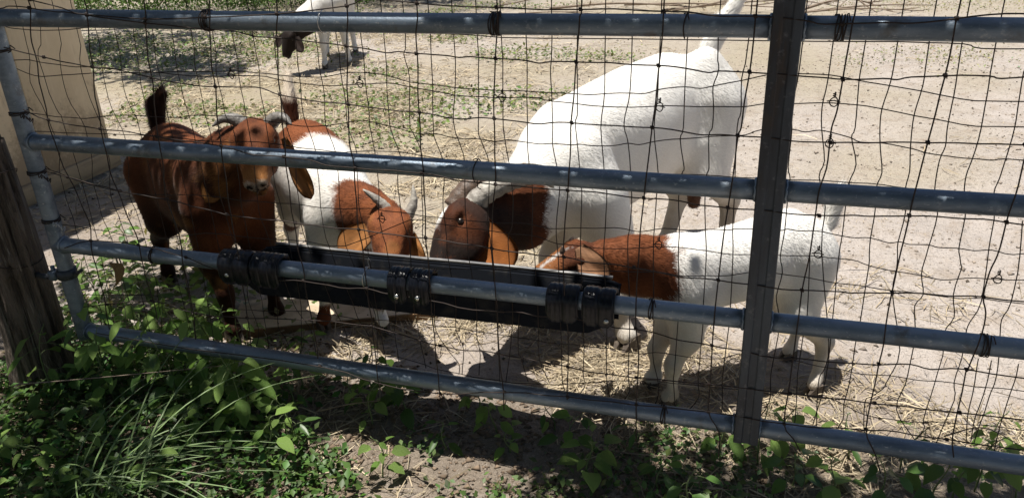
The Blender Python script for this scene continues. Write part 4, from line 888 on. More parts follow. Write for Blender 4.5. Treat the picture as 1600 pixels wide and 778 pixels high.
def normals_of(V, F):
    a = V[F[:, 2]] - V[F[:, 0]]; b = V[F[:, 3]] - V[F[:, 1]]; n = np.cross(a, b)
    N = np.zeros_like(V)
    for k in range(4): np.add.at(N, F[:, k], n)
    return N / np.maximum(np.linalg.norm(N, axis=1, keepdims=True), 1e-12)

def relax(V, F, it=2):
    for _ in range(it):
        acc = np.zeros_like(V); c = np.zeros(len(V))
        for k in range(4):
            a = F[:, k]; b = F[:, (k + 1) % 4]
            np.add.at(acc, a, V[b]); np.add.at(acc, b, V[a]); np.add.at(c, a, 1); np.add.at(c, b, 1)
        V = V * 0.5 + 0.5 * acc / np.maximum(c, 1)[:, None]
    return V

def ear(root, base, tip, face, L_w, colr_out, colr_in, curl=0.5, droop=0.0, roll=0.0):
    """long leaf shaped ear with a cupped section and real thickness"""
    base = np.array(base, float); tip = np.array(tip, float); ax = tip - base; L = np.linalg.norm(ax); ax /= L
    n = unit(np.array(face, float) - ax * (np.array(face) @ ax)); lat = np.cross(ax, n)
    nu, nv = 18, 13; V = []; C = []
    for side in (1, -1):
        for i in range(nu):
            t = i / (nu - 1)
            wid = L_w * (0.34 + 0.66 * math.sin(min(1, t * 1.25) * math.pi * 0.5) * (1 if t < .6 else 1)) * math.sqrt(max(0.0, 1 - max(0, (t - 0.55) / 0.45) ** 2.4)) * 0.5
            wid = max(wid, 0.0015)
            for j in range(nv):
                s_ = j / (nv - 1) * 2 - 1
                cup = curl * wid * (1 - (s_ * s_)) * (1.3 - t)
                p = base + ax * (t * L) + lat * (s_ * wid * (1 - 0.25 * curl * (1 - t))) - n * cup + n * side * 0.0028 * math.sqrt(max(0, 1 - s_ ** 4)) * (1 if t < .97 else .3)
                p = p + n * (0.010 * math.sin(t * 3.0)) + np.array([0, 0, -droop * t * t])
                p = p + n * 0.004 * math.sin(7 * t + 3 * s_)
                V.append(p); e_ = abs(s_) ** 3; k_ = (.55 + .45 * min(1, t * 2.2)) * (1 - .25 * e_) * (1 - .35 * max(0, t - .8) / .2) * (1 + .14 * math.sin(s_ * 11 + 2 * t)); C.append(np.array(colr_in if side > 0 else colr_out) * k_)
    F = []
    for s0 in (0, nu * nv):
        for i in range(nu - 1):
            for j in range(nv - 1):
                a = s0 + i * nv + j; f = (a, a + nv, a + nv + 1, a + 1); F.append(f if s0 == 0 else f[::-1])
    o = nu * nv
    for i in range(nu - 1):
        F.append((i * nv, i * nv + o, (i + 1) * nv + o, (i + 1) * nv)); a = i * nv + nv - 1
        F.append((a, a + nv, a + nv + o, a + o))
    for j in range(nv - 1):
        a = (nu - 1) * nv + j; F.append((a, a + o, a + o + 1, a + 1)); F.append((j + 1, j + 1 + o, j + o, j))
    V = np.array(V); C = np.array(C, float)
    C = C * (1 + 0.45 * fbm(V, 45, 3, 5))[:, None]
    return wmesh("ear", V, F, M_ear, root, cols=np.clip(C, 0, 1))

def horn(root, pts, r0, m_=None, flat=1.0):
    P = catmull(pts, 7); n = len(P); t = np.linspace(0, 1, n)
    r = r0 * (1 - t ** 1.5) ** 0.8 * (1 + 0.07 * np.sin(t * 60)) + 0.0016
    V, F = sweep(P, r, 12, True, flat)
    return wmesh("horn", V, F, m_ or M_horn, root)

def hoof(root, p, fwd, s=1.0, tilt=0.0):
    """cloven hoof: two tapering claws, sitting on the ground at p"""
    fwd = unit((fwd[0], fwd[1], 0)); lat = np.array([-fwd[1], fwd[0], 0]); m = MB()
    for sd in (-1, 1):
        prof = [(-0.020, 0.0, 0.017), (0.030, 0.0, 0.013), (0.040, 0.006, 0.006), (0.026, 0.024, 0.011), (0.012, 0.042, 0.014), (-0.020, 0.042, 0.015)]
        V = []
        for (x, z, w) in prof:
            for q in (-1, 1):
                V.append(np.array(p) + s * (fwd * x + lat * (sd * 0.0150 + q * w * 0.82 - sd * (0.003 if q == sd else 0)) + np.array([0, 0, z + 0.001])))
        n = len(prof); F = [tuple(2 * i for i in range(n))[::-1], tuple(2 * i + 1 for i in range(n))]
        F += [(2 * i, 2 * ((i + 1) % n), 2 * ((i + 1) % n) + 1, 2 * i + 1) for i in range(n)]
        m.add(V, F)
    return m.build("hoof", M_hoof, root, smooth=False)

def eye(root, c, out, r=0.012):
    c = np.array(c, float); out = unit(out); m = MB()
    for i in range(1):
        V = []; F = []; nu, nv = 8, 12
        for a in range(nu + 1):
            th = math.pi * a / nu
            for b in range(nv):
                ph = 2 * math.pi * b / nv
                V.append(c + r * np.array([math.sin(th) * math.cos(ph), math.sin(th) * math.sin(ph), math.cos(th)]))
        for a in range(nu):
            for b in range(nv): F.append((a * nv + b, (a + 1) * nv + b, (a + 1) * nv + (b + 1) % nv, a * nv + (b + 1) % nv))
        m.add(V, F)
    e = m.build("eye", M_eye, root)
    side = unit(np.cross(out, (0, 0, 1))); up = np.cross(side, out); q = MB()
    V = [c + out * r * 1.02 + side * r * 0.5 * x + up * r * 0.22 * z for x, z in ((-1, -.6), (-1, .6), (-.8, 1), (.8, 1), (1, .6), (1, -.6), (.8, -1), (-.8, -1))]
    V = [c + unit(v - c) * r * 1.03 for v in V]
    q.add(V, [tuple(range(8))])
    pu = q.build("pupil", M_pupil, root); pu.parent = e; pu.location = (0, 0, 0)
    return e

WHITE = np.array((0.86, 0.84, 0.80)); CREAM = np.array((0.58, 0.50, 0.40)); RUST = np.array((0.185, 0.060, 0.023))
DKRED = np.array((0.072, 0.024, 0.012)); BLACK = np.array((0.018, 0.012, 0.010)); TAN = np.array((0.36, 0.155, 0.05)); ORANGE = np.array((0.30, 0.105, 0.028))

def head_prims(S, poll, nose, up, L, kx=1.0):
    """Boer goat head: round poll, Roman nose, brows, cheeks, muzzle with nostrils and mouth"""
    poll = np.array(poll, float); nose = np.array(nose, float); ax = unit(nose - poll); s = L / 0.22
    up = unit(np.array(up, float) - ax * (np.array(up) @ ax)); lat = np.cross(up, ax)
    a = poll - ax * 0.02 * s
    ts = [0, .08, .2, .34, .48, .62, .76, .88, .96, 1.0]
    w = [.025, .050, .062, .063, .052, .043, .037, .034, .026, .012]
    tp = [.020, .040, .052, .055, .052, .047, .040, .032, .022, .010]
    bt = [.020, .045, .062, .068, .062, .052, .044, .038, .028, .012]
    w, tp, bt = [[x * s * kx for x in q] for q in (w, tp, bt)]
    S.loft(a, a + ax * L * 1.02, up, ts, w, tp, bt, 0.018 * s, 2)
    at = lambda t, l, v: a + ax * (t * L) + lat * (l * s) + up * (v * s)
    for sd in (-1, 1):
        S.ellip(at(.30, sd * .046, .030), np.array((.030, .016, .018)) * s, np.array([ax, lat, up]), .016 * s, 2)   # brow
        S.capsule(at(.27, sd * .056, .024), at(.43, sd * .052, .026), .008 * s, .006 * s, .008 * s, 2)          # upper lid
        S.capsule(at(.30, sd * .060, .002), at(.43, sd * .052, .002), .006 * s, .005 * s, .007 * s, 2)          # lower lid
        S.capsule(at(.46, sd * .040, .026), at(.80, sd * .026, .020), .010 * s, .007 * s, .014 * s, 2)          # nasal ridge
        S.ellip(at(.50, sd * .030, -.030), np.array((.050, .022, .034)) * s, np.array([ax, lat, up]), .02 * s, 2)   # cheek
        S.ellip(at(.935, sd * .021, .010), np.array((.020, .015, .016)) * s, np.array([ax, lat, up]), .010 * s, 2)  # nostril flare
        S.ellip(at(.36, sd * .060, .012), np.array((.016, .008, .010)) * s, np.array([ax, lat, up]), .008 * s, sub=True)  # eye socket
        S.capsule(at(.985, sd * .012, .010), at(.93, sd * .031, .002), .0055 * s, .0035 * s, .005 * s, sub=True)     # nostril
    S.ellip(at(.95, 0, -.026), np.array((.024, .022, .014)) * s, np.array([ax, lat, up]), .010 * s, 2)              # lower lip
    S.capsule(at(.99, 0, -.015), at(.80, .030, -.022), .0035 * s, .002 * s, .005 * s, sub=True)
    S.capsule(at(.99, 0, -.015), at(.80, -.030, -.022), .0035 * s, .002 * s, .005 * s, sub=True)
    return at, ax, up, lat

def goat(D):
    """D: joints in metres (world). Builds one continuous coated body plus ears, horns, eyes, hooves."""
    base = D['base']; root = empty("goat", (base[0], base[1], 0.0)); tag(root, D['label'], "goat", "goats in the pen")
    A = np.array(D['rump'], float); B = np.array(D['chest'], float); fw = unit((B - A) * np.array((1, 1, 0))); lt = np.array([-fw[1], fw[0], 0])
    pts = [A, B, D['poll'], D['nose']] + [np.array((*h[:2], 0.0)) for h in D['fore'] + D['hind']] + [np.array(p) for p in D['tail']]
    pts = np.array(pts, float); m = D.get('margin', 0.26)
    lo = pts.min(0) - m; hi = pts.max(0) + m; lo[2] = -0.02
    hi[2] = max(A[2], B[2], D['poll'][2], max(p[2] for p in D['tail'])) + 0.24
    S = SDF(lo, hi, D.get('h', 0.0085)); sc = D['sc']
    T = D['torso']; S.loft(A, B, (0, 0, 1), T['t'], T['w'], T['top'], T['bot'], 0.04, 0, T.get('bend'))
    for (c, r) in D.get('dents', []): S.ellip(c, r, np.array([fw, lt, (0, 0, 1)]), 0.05, 0, sub=True)
    for (c, r) in D.get('lumps', []): S.ellip(c, r, np.array([fw, lt, (0, 0, 1)]), 0.05, 0)
    nk = D['neck']; S.chain([p for p, r in nk], [r for p, r in nk], 0.05, 1, (lt, 0.88) if D.get('necksq', 1) else None)
    at, hax, hup, hlat = head_prims(S, D['poll'], D['nose'], D['hup'], D['hl'])
    # forelegs
    for (hp, top, kb) in zip(D['fore'], D['shoulders'], D.get('kneeb', [0.01, 0.01])):
        g = np.array((hp[0], hp[1], hp[2] if len(hp) > 2 else 0.0)); t_ = np.array(top, float); H = t_[2] - g[2]
        lp = lambda f: t_ * f + g * (1 - f)
        el = lp(.60) - fw * 0.025 * sc; kn = lp(.36) + fw * kb; fe = lp(.10) - fw * 0.004
        S.chain([t_, el], [.075 * sc, .052 * sc], 0.05, 0)
        S.chain([el, kn], [.046 * sc, .027 * sc], 0.025, 3)
        S.chain([kn + (0, 0, .012 * sc), kn - (0, 0, .018 * sc)], [.030 * sc, .026 * sc], 0.012, 3)
        S.chain([kn, fe, g + fw * .006 + (0, 0, .040 * sc)], [.023 * sc, .0215 * sc, .026 * sc], 0.016, 3)
        S.capsule(fe, fe + (0, 0, -.012), .0225 * sc, .0225 * sc, .01, 3)
        hoof(root, g, fw, sc)
    for (hp, top) in zip(D['hind'], D['hips']):
        g = np.array((hp[0], hp[1], hp[2] if len(hp) > 2 else 0.0)); t_ = np.array(top, float)
        lp = lambda f: t_ * f + g * (1 - f)
        st = lp(.62) + fw * 0.055 * sc; hk = lp(.37) - fw * 0.055 * sc; fe = lp(.11) - fw * 0.012 * sc
        S.chain([t_, st], [.100 * sc, .068 * sc], 0.06, 0)
        S.chain([st, hk], [.056 * sc, .030 * sc], 0.03, 3)
        S.capsule(hk - fw * .008, hk + (0, 0, -.02), .030 * sc, .026 * sc, .015, 3)
        S.chain([hk, fe, g + fw * .006 + (0, 0, .040 * sc)], [.025 * sc, .0215 * sc, .026 * sc], 0.016, 3)
        hoof(root, g, fw, sc)
    tl = D['tail']; S.chain(tl, D['tailr'], 0.02, 4, (lt, 0.75))
    if 'extra' in D: D['extra'](S)
    V, F = S.mesh(); V = relax(V, F, 2); N = normals_of(V, F)
    # soft unevenness of muscle and matted coat
    hm = np.clip((.01 - S.groupdist(V, (2,))[2]) / .01, 0, 1); V = V + N * (hm * .0016 * (1 - np.abs(fbm(V, 75, 2, D['seed'] + 8)) * 3))[:, None]
    V = V + N * (0.0004 * fbm(V, 30, 2, D['seed']) + 0.003 * vnoise(V, 7, D['seed'] + 3))[:, None]
    gd = S.groupdist(V, (0, 1, 2, 3, 4)); G = np.stack([gd[g] for g in (0, 1, 2, 3, 4)], 1); grp = G.argmin(1)
    C = D['color'](V, gd, N)
    # flow of the coat
    flow = np.tile(-fw * 1.0 + np.array([0, 0, -0.55]), (len(V), 1))
    wh = np.clip((0.02 - gd[2]) / 0.03, 0, 1)[:, None]; flow = flow * (1 - wh) + (-hax) * wh
    wl = np.clip((gd[0] - gd[3]) / 0.03, 0, 1)[:, None]; flow = flow * (1 - wl) + np.array([0, 0, -1.0]) * wl
    wt = (grp == 4)[:, None] * 1.0; td = unit(np.array(tl[-1]) - np.array(tl[0])); flow = flow * (1 - wt) + (td * 0.8 - fw * .3) * wt
    flow = flow + 0.35 * np.stack([vnoise(V, 14, D['seed'] + 31 + i) for i in range(3)], 1)
    # hair blades
    rng = np.random.default_rng(D['seed']); nb = D.get('hairs', 60000)
    ar = np.linalg.norm(np.cross(V[F[:, 2]] - V[F[:, 0]], V[F[:, 3]] - V[F[:, 1]]), axis=1)
    vis = ((CAM - V[F[:, 0]]) * N[F[:, 0]]).sum(1) / np.linalg.norm(CAM - V[F[:, 0]], axis=1)
    lenf = D['hairlen'](V, gd)
    wgt = ar * np.where(vis > -0.45, 1.0, 0.25) * np.where(lenf[F[:, 0]] < 0.004, 0.4, 1.0)
    q = rng.choice(len(F), nb, p=wgt / wgt.sum()); uv = rng.random((nb, 2)); u = uv[:, :1]; v = uv[:, 1:]
    bl = lambda X: (X[F[q, 0]] * (1 - u) + X[F[q, 1]] * u) * (1 - v) + (X[F[q, 3]] * (1 - u) + X[F[q, 2]] * u) * v
    P = bl(V); n = bl(N); n /= np.linalg.norm(n, axis=1, keepdims=True); fl = bl(flow); c = bl(C); ln = bl(lenf[:, None])[:, 0]
    fl = fl + rng.normal(0, .22, fl.shape); fl -= n * (fl * n).sum(1)[:, None]; fl /= np.maximum(np.linalg.norm(fl, axis=1, keepdims=True), 1e-6)
    ln = ln * rng.uniform(.55, 1.25, nb); lift = rng.uniform(.06, D.get('lift', .32), nb)
    tip = P + (fl * np.cos(lift)[:, None] + n * np.sin(lift)[:, None]) * ln[:, None]
    sd = np.cross(fl, n) * (rng.uniform(.0007, .0013, nb) * D.get('hw', 1.0))[:, None]; P0 = P - n * .0008
    HV = np.stack([P0 - sd, P0 + sd, tip], 1).reshape(-1, 3); HN = np.stack([n, n, unitrows(n + .35 * fl)], 1).reshape(-1, 3)
    J = P + fl * rng.normal(0, .006, (nb, 1)) + rng.normal(0, .006, (nb, 3)); c = D['color'](J, S.groupdist(J, (0, 1, 2, 3, 4)), n)
    lum = c.mean(1, keepdims=True); amp = .50 - .46 * np.clip(lum / .7, 0, 1); cc = c * (1 + rng.uniform(-1, .8, (nb, 1)) * amp); HC = np.repeat(np.clip(cc, 0, .92), 3, 0)
    HF = np.arange(nb * 3).reshape(-1, 3)
    nV = len(V); Q = F
    me = bpy.data.meshes.new("body"); allV = np.vstack([V, HV + 0]); off = np.array(root.location)
    me.vertices.add(len(allV)); me.vertices.foreach_set("co", (allV - off).astype(np.float32).ravel())
    nl = len(Q) * 4 + nb * 3; me.loops.add(nl)
    me.loops.foreach_set("vertex_index", np.concatenate([Q.ravel(), HF.ravel() + nV]).astype(np.int32))
    me.polygons.add(len(Q) + nb)
    ls = np.concatenate([np.arange(len(Q)) * 4, len(Q) * 4 + np.arange(nb) * 3]); me.polygons.foreach_set("loop_start", ls.astype(np.int32))
    me.polygons.foreach_set("loop_total", np.concatenate([np.full(len(Q), 4), np.full(nb, 3)]).astype(np.int32))
    me.update(calc_edges=True); me.polygons.foreach_set("use_smooth", [True] * (len(Q) + nb))
    a = me.color_attributes.new("Col", 'FLOAT_COLOR', 'POINT'); cl = np.ones((len(allV), 4), np.float32)
    cl[:, :3] = np.vstack([np.clip(C * 0.9, 0, 1), HC]); a.data.foreach_set("color", cl.ravel())
    me.normals_split_custom_set_from_vertices(np.vstack([N, HN]).tolist())
    b = link("body", me, M_fur, root)
    for e in D.get('ears', []): ear(root, **e)
    for pp, r, *m_ in D.get('horns', []): horn(root, pp, r, *m_)
    if D.get('eyes', 1):
        s = D['hl'] / .22
        for sd_ in (-1, 1): eye(root, at(.36, sd_ * .0525, .012), hlat * sd_ + hup * .25 + hax * .1, .0092 * s)
    return root


TT = [0, .06, .18, .38, .6, .8, .92, 1.0]
def plane(P, p, n): return (P - np.array(p)) @ unit(n)
def hair_default(sc=1.0, mane=0.0):
    def f(V, gd):
        L = np.full(len(V), 0.014 * sc)
        L = np.where((gd[1] < gd[0]), (0.016 + mane) * sc, L)
        wl = np.clip((gd[0] - gd[3]) / 0.03, 0, 1); L = L * (1 - wl) + 0.007 * sc * wl
        wh = np.clip((0.015 - gd[2]) / 0.02, 0, 1); L = L * (1 - wh) + 0.006 * sc * wh
        L = np.where(gd[4] < np.minimum(gd[0], gd[1]) - 0.004, 0.030 * sc, L)
        return L
    return f

# ---- red-brown horned goat looking at the camera
def col_g1(P, gd, N):
    n = fbm(P, 9, 3, 4)
    c = mix(RUST * .95, DKRED * .75, .45 + n * 1.0)
    c = mix(c, DKRED * .42, step(.33 - P[:, 2] + n * .05, .16))                         # dark brown lower body and legs
    c = mix(c, TAN * 1.1, step(fbm(P, 14, 2, 9) - .42, .2) * .5)
    hd = step(.012 - gd[2] + np.minimum(gd[1], .0), .02)
    face = mix(RUST * 1.05, DKRED, .35 + fbm(P, 34, 2, 3))
    nose = np.array((-1.380, .27, .578)); dn = np.linalg.norm(P - nose, axis=1)
    face = mix(face, TAN * 1.05, step(.085 - dn + n * .01, .04)); 
    hx = unit(nose - np.array((-1.45, .42, .745))); up = np.array((.15, -.6, .6)); up = unit(up - hx * (up @ hx)); lat = np.cross(up, hx)
    for sd in (-1, 1):
        pn = nose - hx * .016 + lat * (.021 * sd) + up * .012; d2 = np.linalg.norm(P - pn, axis=1)
        face = mix(face, np.array((.52, .40, .30)), step(.024 - d2, .006)); face = mix(face, BLACK, step(.0135 - d2, .005))
    q = P - nose; face = mix(face, BLACK, step(.006 - np.abs(q @ lat) - .10 * np.abs(q @ up), .004) * step(.03 - dn, .01))
    face = mix(face, BLACK * 1.5, step(.005 - np.abs(q @ up + .012), .004) * step(.05 - dn, .01))
    face = mix(face, DKRED * .6, step(.575 - P[:, 2], .02) * step(.09 - dn, .03) * .7)
    c = mix(c, face, hd)
    c = mix(c, DKRED * .35, step(-gd[4] + gd[0] - .006, .012))
    return c
goat(dict(label="red-brown horned goat looking at the camera, standing by the tan shed wall", seed=11, base=(-1.93, .62), sc=1.0, h=.0070,
    rump=(-2.185, .825, .455), chest=(-1.60, .45, .46),
    torso=dict(t=TT, w=[.03, .078, .112, .135, .132, .108, .076, .03], top=[.04, .115, .165, .148, .142, .155, .105, .05], bot=[.04, .095, .14, .185, .195, .175, .13, .05]),
    neck=[((-1.70, .50, .52), .135), ((-1.57, .45, .60), .105), ((-1.47, .44, .68), .075)],
    poll=(-1.460, .425, .728), nose=(-1.380, .27, .578), hup=(.15, -.6, .6), hl=.225,
    fore=[(-1.64, .36), (-1.57, .52)], shoulders=[(-1.70, .42, .45), (-1.62, .56, .45)],
    hind=[(-2.16, .69), (-2.11, .87)], hips=[(-2.125, .70, .455), (-2.07, .83, .455)],
    tail=[(-2.185, .84, .585), (-2.185, .85, .65), (-2.14, .86, .705)], tailr=[.036, .040, .026], color=col_g1, hairlen=hair_default(1.0), hairs=60000,
    ears=[dict(base=(-1.52, .43, .70), tip=(-1.640, .36, .500), face=(.2, -1, .2), L_w=.085, colr_out=TAN * 1.1, colr_in=TAN * 1.3, curl=.5),
          dict(base=(-1.375, .44, .70), tip=(-1.30, .42, .515), face=(.5, -1, .3), L_w=.060, colr_out=RUST, colr_in=TAN * .9, curl=.5)],
    horns=[([(-1.495, .432, .733), (-1.525, .425, .755), (-1.555, .41, .760), (-1.582, .385, .742)], .021, M_horn_grey),
           ([(-1.415, .432, .741), (-1.380, .425, .765), (-1.345, .415, .770), (-1.315, .40, .756)], .021, M_horn_grey)]))

# ---- white goat with brown rump, neck and head, feeding
def col_g2(P, gd, N):
    n = fbm(P, 22, 3, 14)
    c = mix(WHITE, CREAM, .15 + .2 * n); br = mix(RUST * 1.35, DKRED, .35 + .6 * n)
    fw = unit((.707, -.707, 0)); s = (P - np.array((-1.69, .99, 0))) @ fw
    c = mix(c, br, step(.29 - s + .04 * n, .03) * step(P[:, 2] - .40 - .55 * s + .03 * n, .03))
    c = mix(c, br, step(s - .665 - .5 * (.53 - P[:, 2]) + .03 * n, .03) * step(P[:, 2] - .34 + .04 * n, .03))
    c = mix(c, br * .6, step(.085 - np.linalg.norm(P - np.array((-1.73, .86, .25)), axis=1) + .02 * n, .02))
    hd = step(gd[0] - gd[2], .02); hc = mix(RUST * 1.25, DKRED * .9, .3 + 1.3 * fbm(P * (1, 1, 2.2), 38, 3, 8)); hc = mix(hc, TAN, step(fbm(P, 24, 2, 18) - .25, .3) * .5); c = mix(c, hc, hd)
    far = P[:, 0] > -1.26
    low = (P[:, 2] < .30) & (s > .3)
    c = np.where((low & far)[:, None], mix(br, WHITE, step(.085 - P[:, 2], .01)), c)
    c = np.where((low & ~far)[:, None], mix(c, br * .8, step(.11 - P[:, 2] + .01 * n, .012)), c)
    tl = step(-gd[4] + gd[0] - .004, .012); c = mix(c, mix(DKRED, np.array((.72, .63, .52)), step(P[:, 2] - .665, .03)), tl)
    return c
goat(dict(label="white goat with brown neck, head and rump, feeding at the left of the trough", seed=21, base=(-1.45, .73), sc=.88, h=.0068,
    rump=(-1.69, .99, .46), chest=(-1.20, .50, .42),
    torso=dict(t=TT, w=[.03, .08, .115, .135, .13, .105, .08, .03], top=[.04, .11, .165, .155, .14, .135, .10, .05], bot=[.04, .09, .13, .17, .18, .16, .12, .05]),
    neck=[((-1.24, .54, .44), .100), ((-1.15, .475, .455), .080), ((-1.05, .41, .475), .064)],
    poll=(-1.005, .37, .505), nose=(-.955, .19, .37), hup=(0.1, -.45, .85), hl=.215,
    fore=[(-1.36, .475, .018), (-1.16, .52, .012)], shoulders=[(-1.33, .53, .40), (-1.22, .61, .40)],
    hind=[(-1.71, .89), (-1.60, 1.02)], hips=[(-1.66, .87, .46), (-1.57, .96, .46)],
    tail=[(-1.70, 1.00, .575), (-1.705, 1.01, .645), (-1.70, 1.03, .745)], tailr=[.036, .032, .016], color=col_g2, hairlen=hair_default(1.0), hairs=55000,
    ears=[dict(base=(-1.055, .375, .475), tip=(-1.155, .30, .405), face=(-.2, -.9, .5), L_w=.11, colr_out=TAN * .9, colr_in=TAN * .95, curl=.35, droop=.01),
          dict(base=(-.94, .36, .46), tip=(-.905, .32, .37), face=(.3, -.9, .3), L_w=.05, colr_out=TAN, colr_in=TAN * 1.2, curl=.5)],
    horns=[([(-1.025, .38, .515), (-1.045, .375, .545), (-1.085, .36, .585)], .017),
           ([(-.962, .375, .498), (-.945, .395, .540), (-.950, .415, .588)], .016)]))

# ---- the big white doe with a dark head in the trough
FB = unit((-.62, -.78, 0))
def col_g3(P, gd, N):
    n = fbm(P, 20, 3, 24)
    c = mix(WHITE * 1.03, CREAM, .06 + .12 * n)
    c = mix(c, CREAM * .9, step(.33 - P[:, 2] + .04 * n, .10) * .45)
    br = mix(DKRED * 1.1, RUST, .35 + .6 * n)
    s = (P - np.array((-.645, .60, .45))) @ FB
    c = mix(c, br, step(s + .05 * (P[:, 2] - .45) + .04 * n, .018) * step(P[:, 2] - .30, .02) * step(.565 + .1 * n - P[:, 2], .02))
    hd = step(gd[0] - gd[2], .02); poll = np.array((-.785, .42, .525)); hx = unit(np.array((-.825, .20, .345)) - poll)
    up = np.array((-.85, -.3, .45)); up = unit(up - hx * (up @ hx)); lat = np.cross(up, hx)
    q = P - poll; t = q @ hx; u = q @ lat; v = q @ up
    hc = mix(DKRED * 1.0, BLACK * 1.2, step(t - .075 + .10 * n, .09)); hc = mix(hc, RUST * .9, step(fbm(P, 30, 3, 52) - .2, .3) * .5); hc = mix(hc, RUST * .8, step(.060 - np.linalg.norm(P - np.array((-.770, .34, .50)), axis=1) + .03 * n, .04) * .5); hc = mix(hc, BLACK * 2, step(.03 - np.abs(t - .02) - v * .3, .03) * .8)
    hc = mix(hc, WHITE, step(.030 - np.abs(u) + .008 * n, .012) * step(v - .02, .01) * step(.10 - t + .02 * n, .03) * step(t - .0, .02))
    c = mix(c, hc, hd)
    c = mix(c, np.array((.36, .28, .20)), step(.30 - P[:, 2], .2) * np.clip(fbm(P, 16, 3, 66) + .35, 0, 1) * (1 - step(s, .02)) * .8)
    teat = np.array((-.205, 1.25, .295)); c = mix(c, np.array((.12, .06, .04)), step(.055 - np.linalg.norm((P - teat) * np.array((1, 1, .8)), axis=1), .012))
    return c
def teat(S):
    S.capsule((-.23, 1.28, .47), (-.212, 1.26, .37), .055, .030, .05, 0); S.capsule((-.21, 1.26, .36), (-.205, 1.25, .265), .026, .023, .02, 0)
goat(dict(label="big white goat with raised tail and curved horns, dark head lowered into the trough", seed=31, base=(-.36, 1.10), sc=1.28, h=.0082,
    rump=(-.235, 1.555, .61), chest=(-.69, .72, .50),
    torso=dict(t=TT, w=[.04, .105, .155, .19, .19, .16, .12, .05], top=[.04, .12, .200, .205, .20, .205, .16, .07], bot=[.05, .14, .19, .23, .245, .24, .18, .07]),
    lumps=[((-.205, 1.39, .66), (.10, .085, .15)), ((-.50, .72, .52), (.10, .09, .17))],
    neck=[((-.60, .74, .52), .170), ((-.68, .60, .465), .120), ((-.745, .48, .475), .092)],
    poll=(-.785, .42, .525), nose=(-.825, .20, .345), hup=(-.85, -.3, .45), hl=.27,
    fore=[(-.34, .61), (-.67, .86)], shoulders=[(-.46, .69, .48), (-.62, .84, .48)],
    hind=[(-.085, 1.345), (-.32, 1.32)], hips=[(-.175, 1.39, .60), (-.29, 1.48, .60)],
    lift=.2, tail=[(-.21, 1.54, .76), (-.165, 1.565, .85), (-.09, 1.58, .965)], tailr=[.043, .045, .024], color=col_g3, hairlen=hair_default(1.2, -.003), hairs=120000, extra=teat, margin=.30, dents=[((-.165, 1.17, .72), (.085, .045, .10)), ((-.33, .90, .62), (.10, .03, .13))],
    ears=[dict(base=(-.752, .385, .510), tip=(-.672, .285, .372), face=(.25, -.9, .3), L_w=.20, colr_out=ORANGE, colr_in=ORANGE * 1.05, curl=.3),
          dict(base=(-.81, .45, .49), tip=(-.86, .50, .37), face=(-.5, -.5, .2), L_w=.08, colr_out=ORANGE * .7, colr_in=TAN * .6, curl=.4)],
    horns=[([(-.775, .400, .535), (-.725, .43, .578), (-.660, .47, .600), (-.60, .53, .590), (-.565, .57, .55)], .033),
           ([(-.818, .39, .535), (-.785, .43, .582), (-.725, .48, .608), (-.67, .54, .595), (-.64, .58, .56)], .031, M_horn_dark)]))

# ---- white kid with brown head
FK = unit((-.82, -.57, 0))
def col_g4(P, gd, N):
    n = fbm(P, 26, 3, 34)
    c = mix(WHITE * 1.03, CREAM, .05 + .15 * n)
    c = mix(c, np.array((.40, .37, .34)), step(vnoise(P, 9, 77) - .55, .25) * step(P[:, 2] - .33, .05) * .22)       # faint grey smudges
    c = mix(c, CREAM, step(.24 - P[:, 2], .10) * .6); c = mix(c, np.array((.34, .27, .19)), step(.20 - P[:, 2], .16) * np.clip(fbm(P, 24, 3, 67) + .25, 0, 1) * .8)
    br = mix(RUST * 1.1, DKRED, .35 + 1.1 * fbm(P, 11, 3, 35))
    s = (P - np.array((-.215, .37, .40))) @ FK
    dd = .115 - np.linalg.norm((P - np.array((-.275, .345, .415))) * (1, 1, .95), axis=1)
    c = mix(c, br, np.maximum(step(dd + .030 * n, .018), step(s - .06, .02)) * step(P[:, 2] - .345 - .12 * s + .02 * n, .02))
    hd = step(gd[0] - gd[2], .02) * step(gd[1] - gd[2] + .01, .02)
    hc = mix(RUST * 1.1, DKRED, .35 + .9 * fbm(P, 30, 3, 37)); hc = mix(hc, TAN, step(-.47 - P[:, 0], .05) * .5); hc = mix(hc, DKRED * .5, step(.05 - np.linalg.norm(P - np.array((-.42, .26, .47)), axis=1), .02) * .6)
    q = P - np.array((-.40, .30, .475)); hx = unit((-.135, -.09, -.055)); lat = unit(np.cross((0, 0, 1), hx))
    hc = mix(hc, WHITE * .6, step(.005 - np.abs(q @ lat) + .006 * n, .006) * step(P[:, 2] - .45, .02) * step(q @ hx - .05, .01))
    return mix(c, hc, hd)
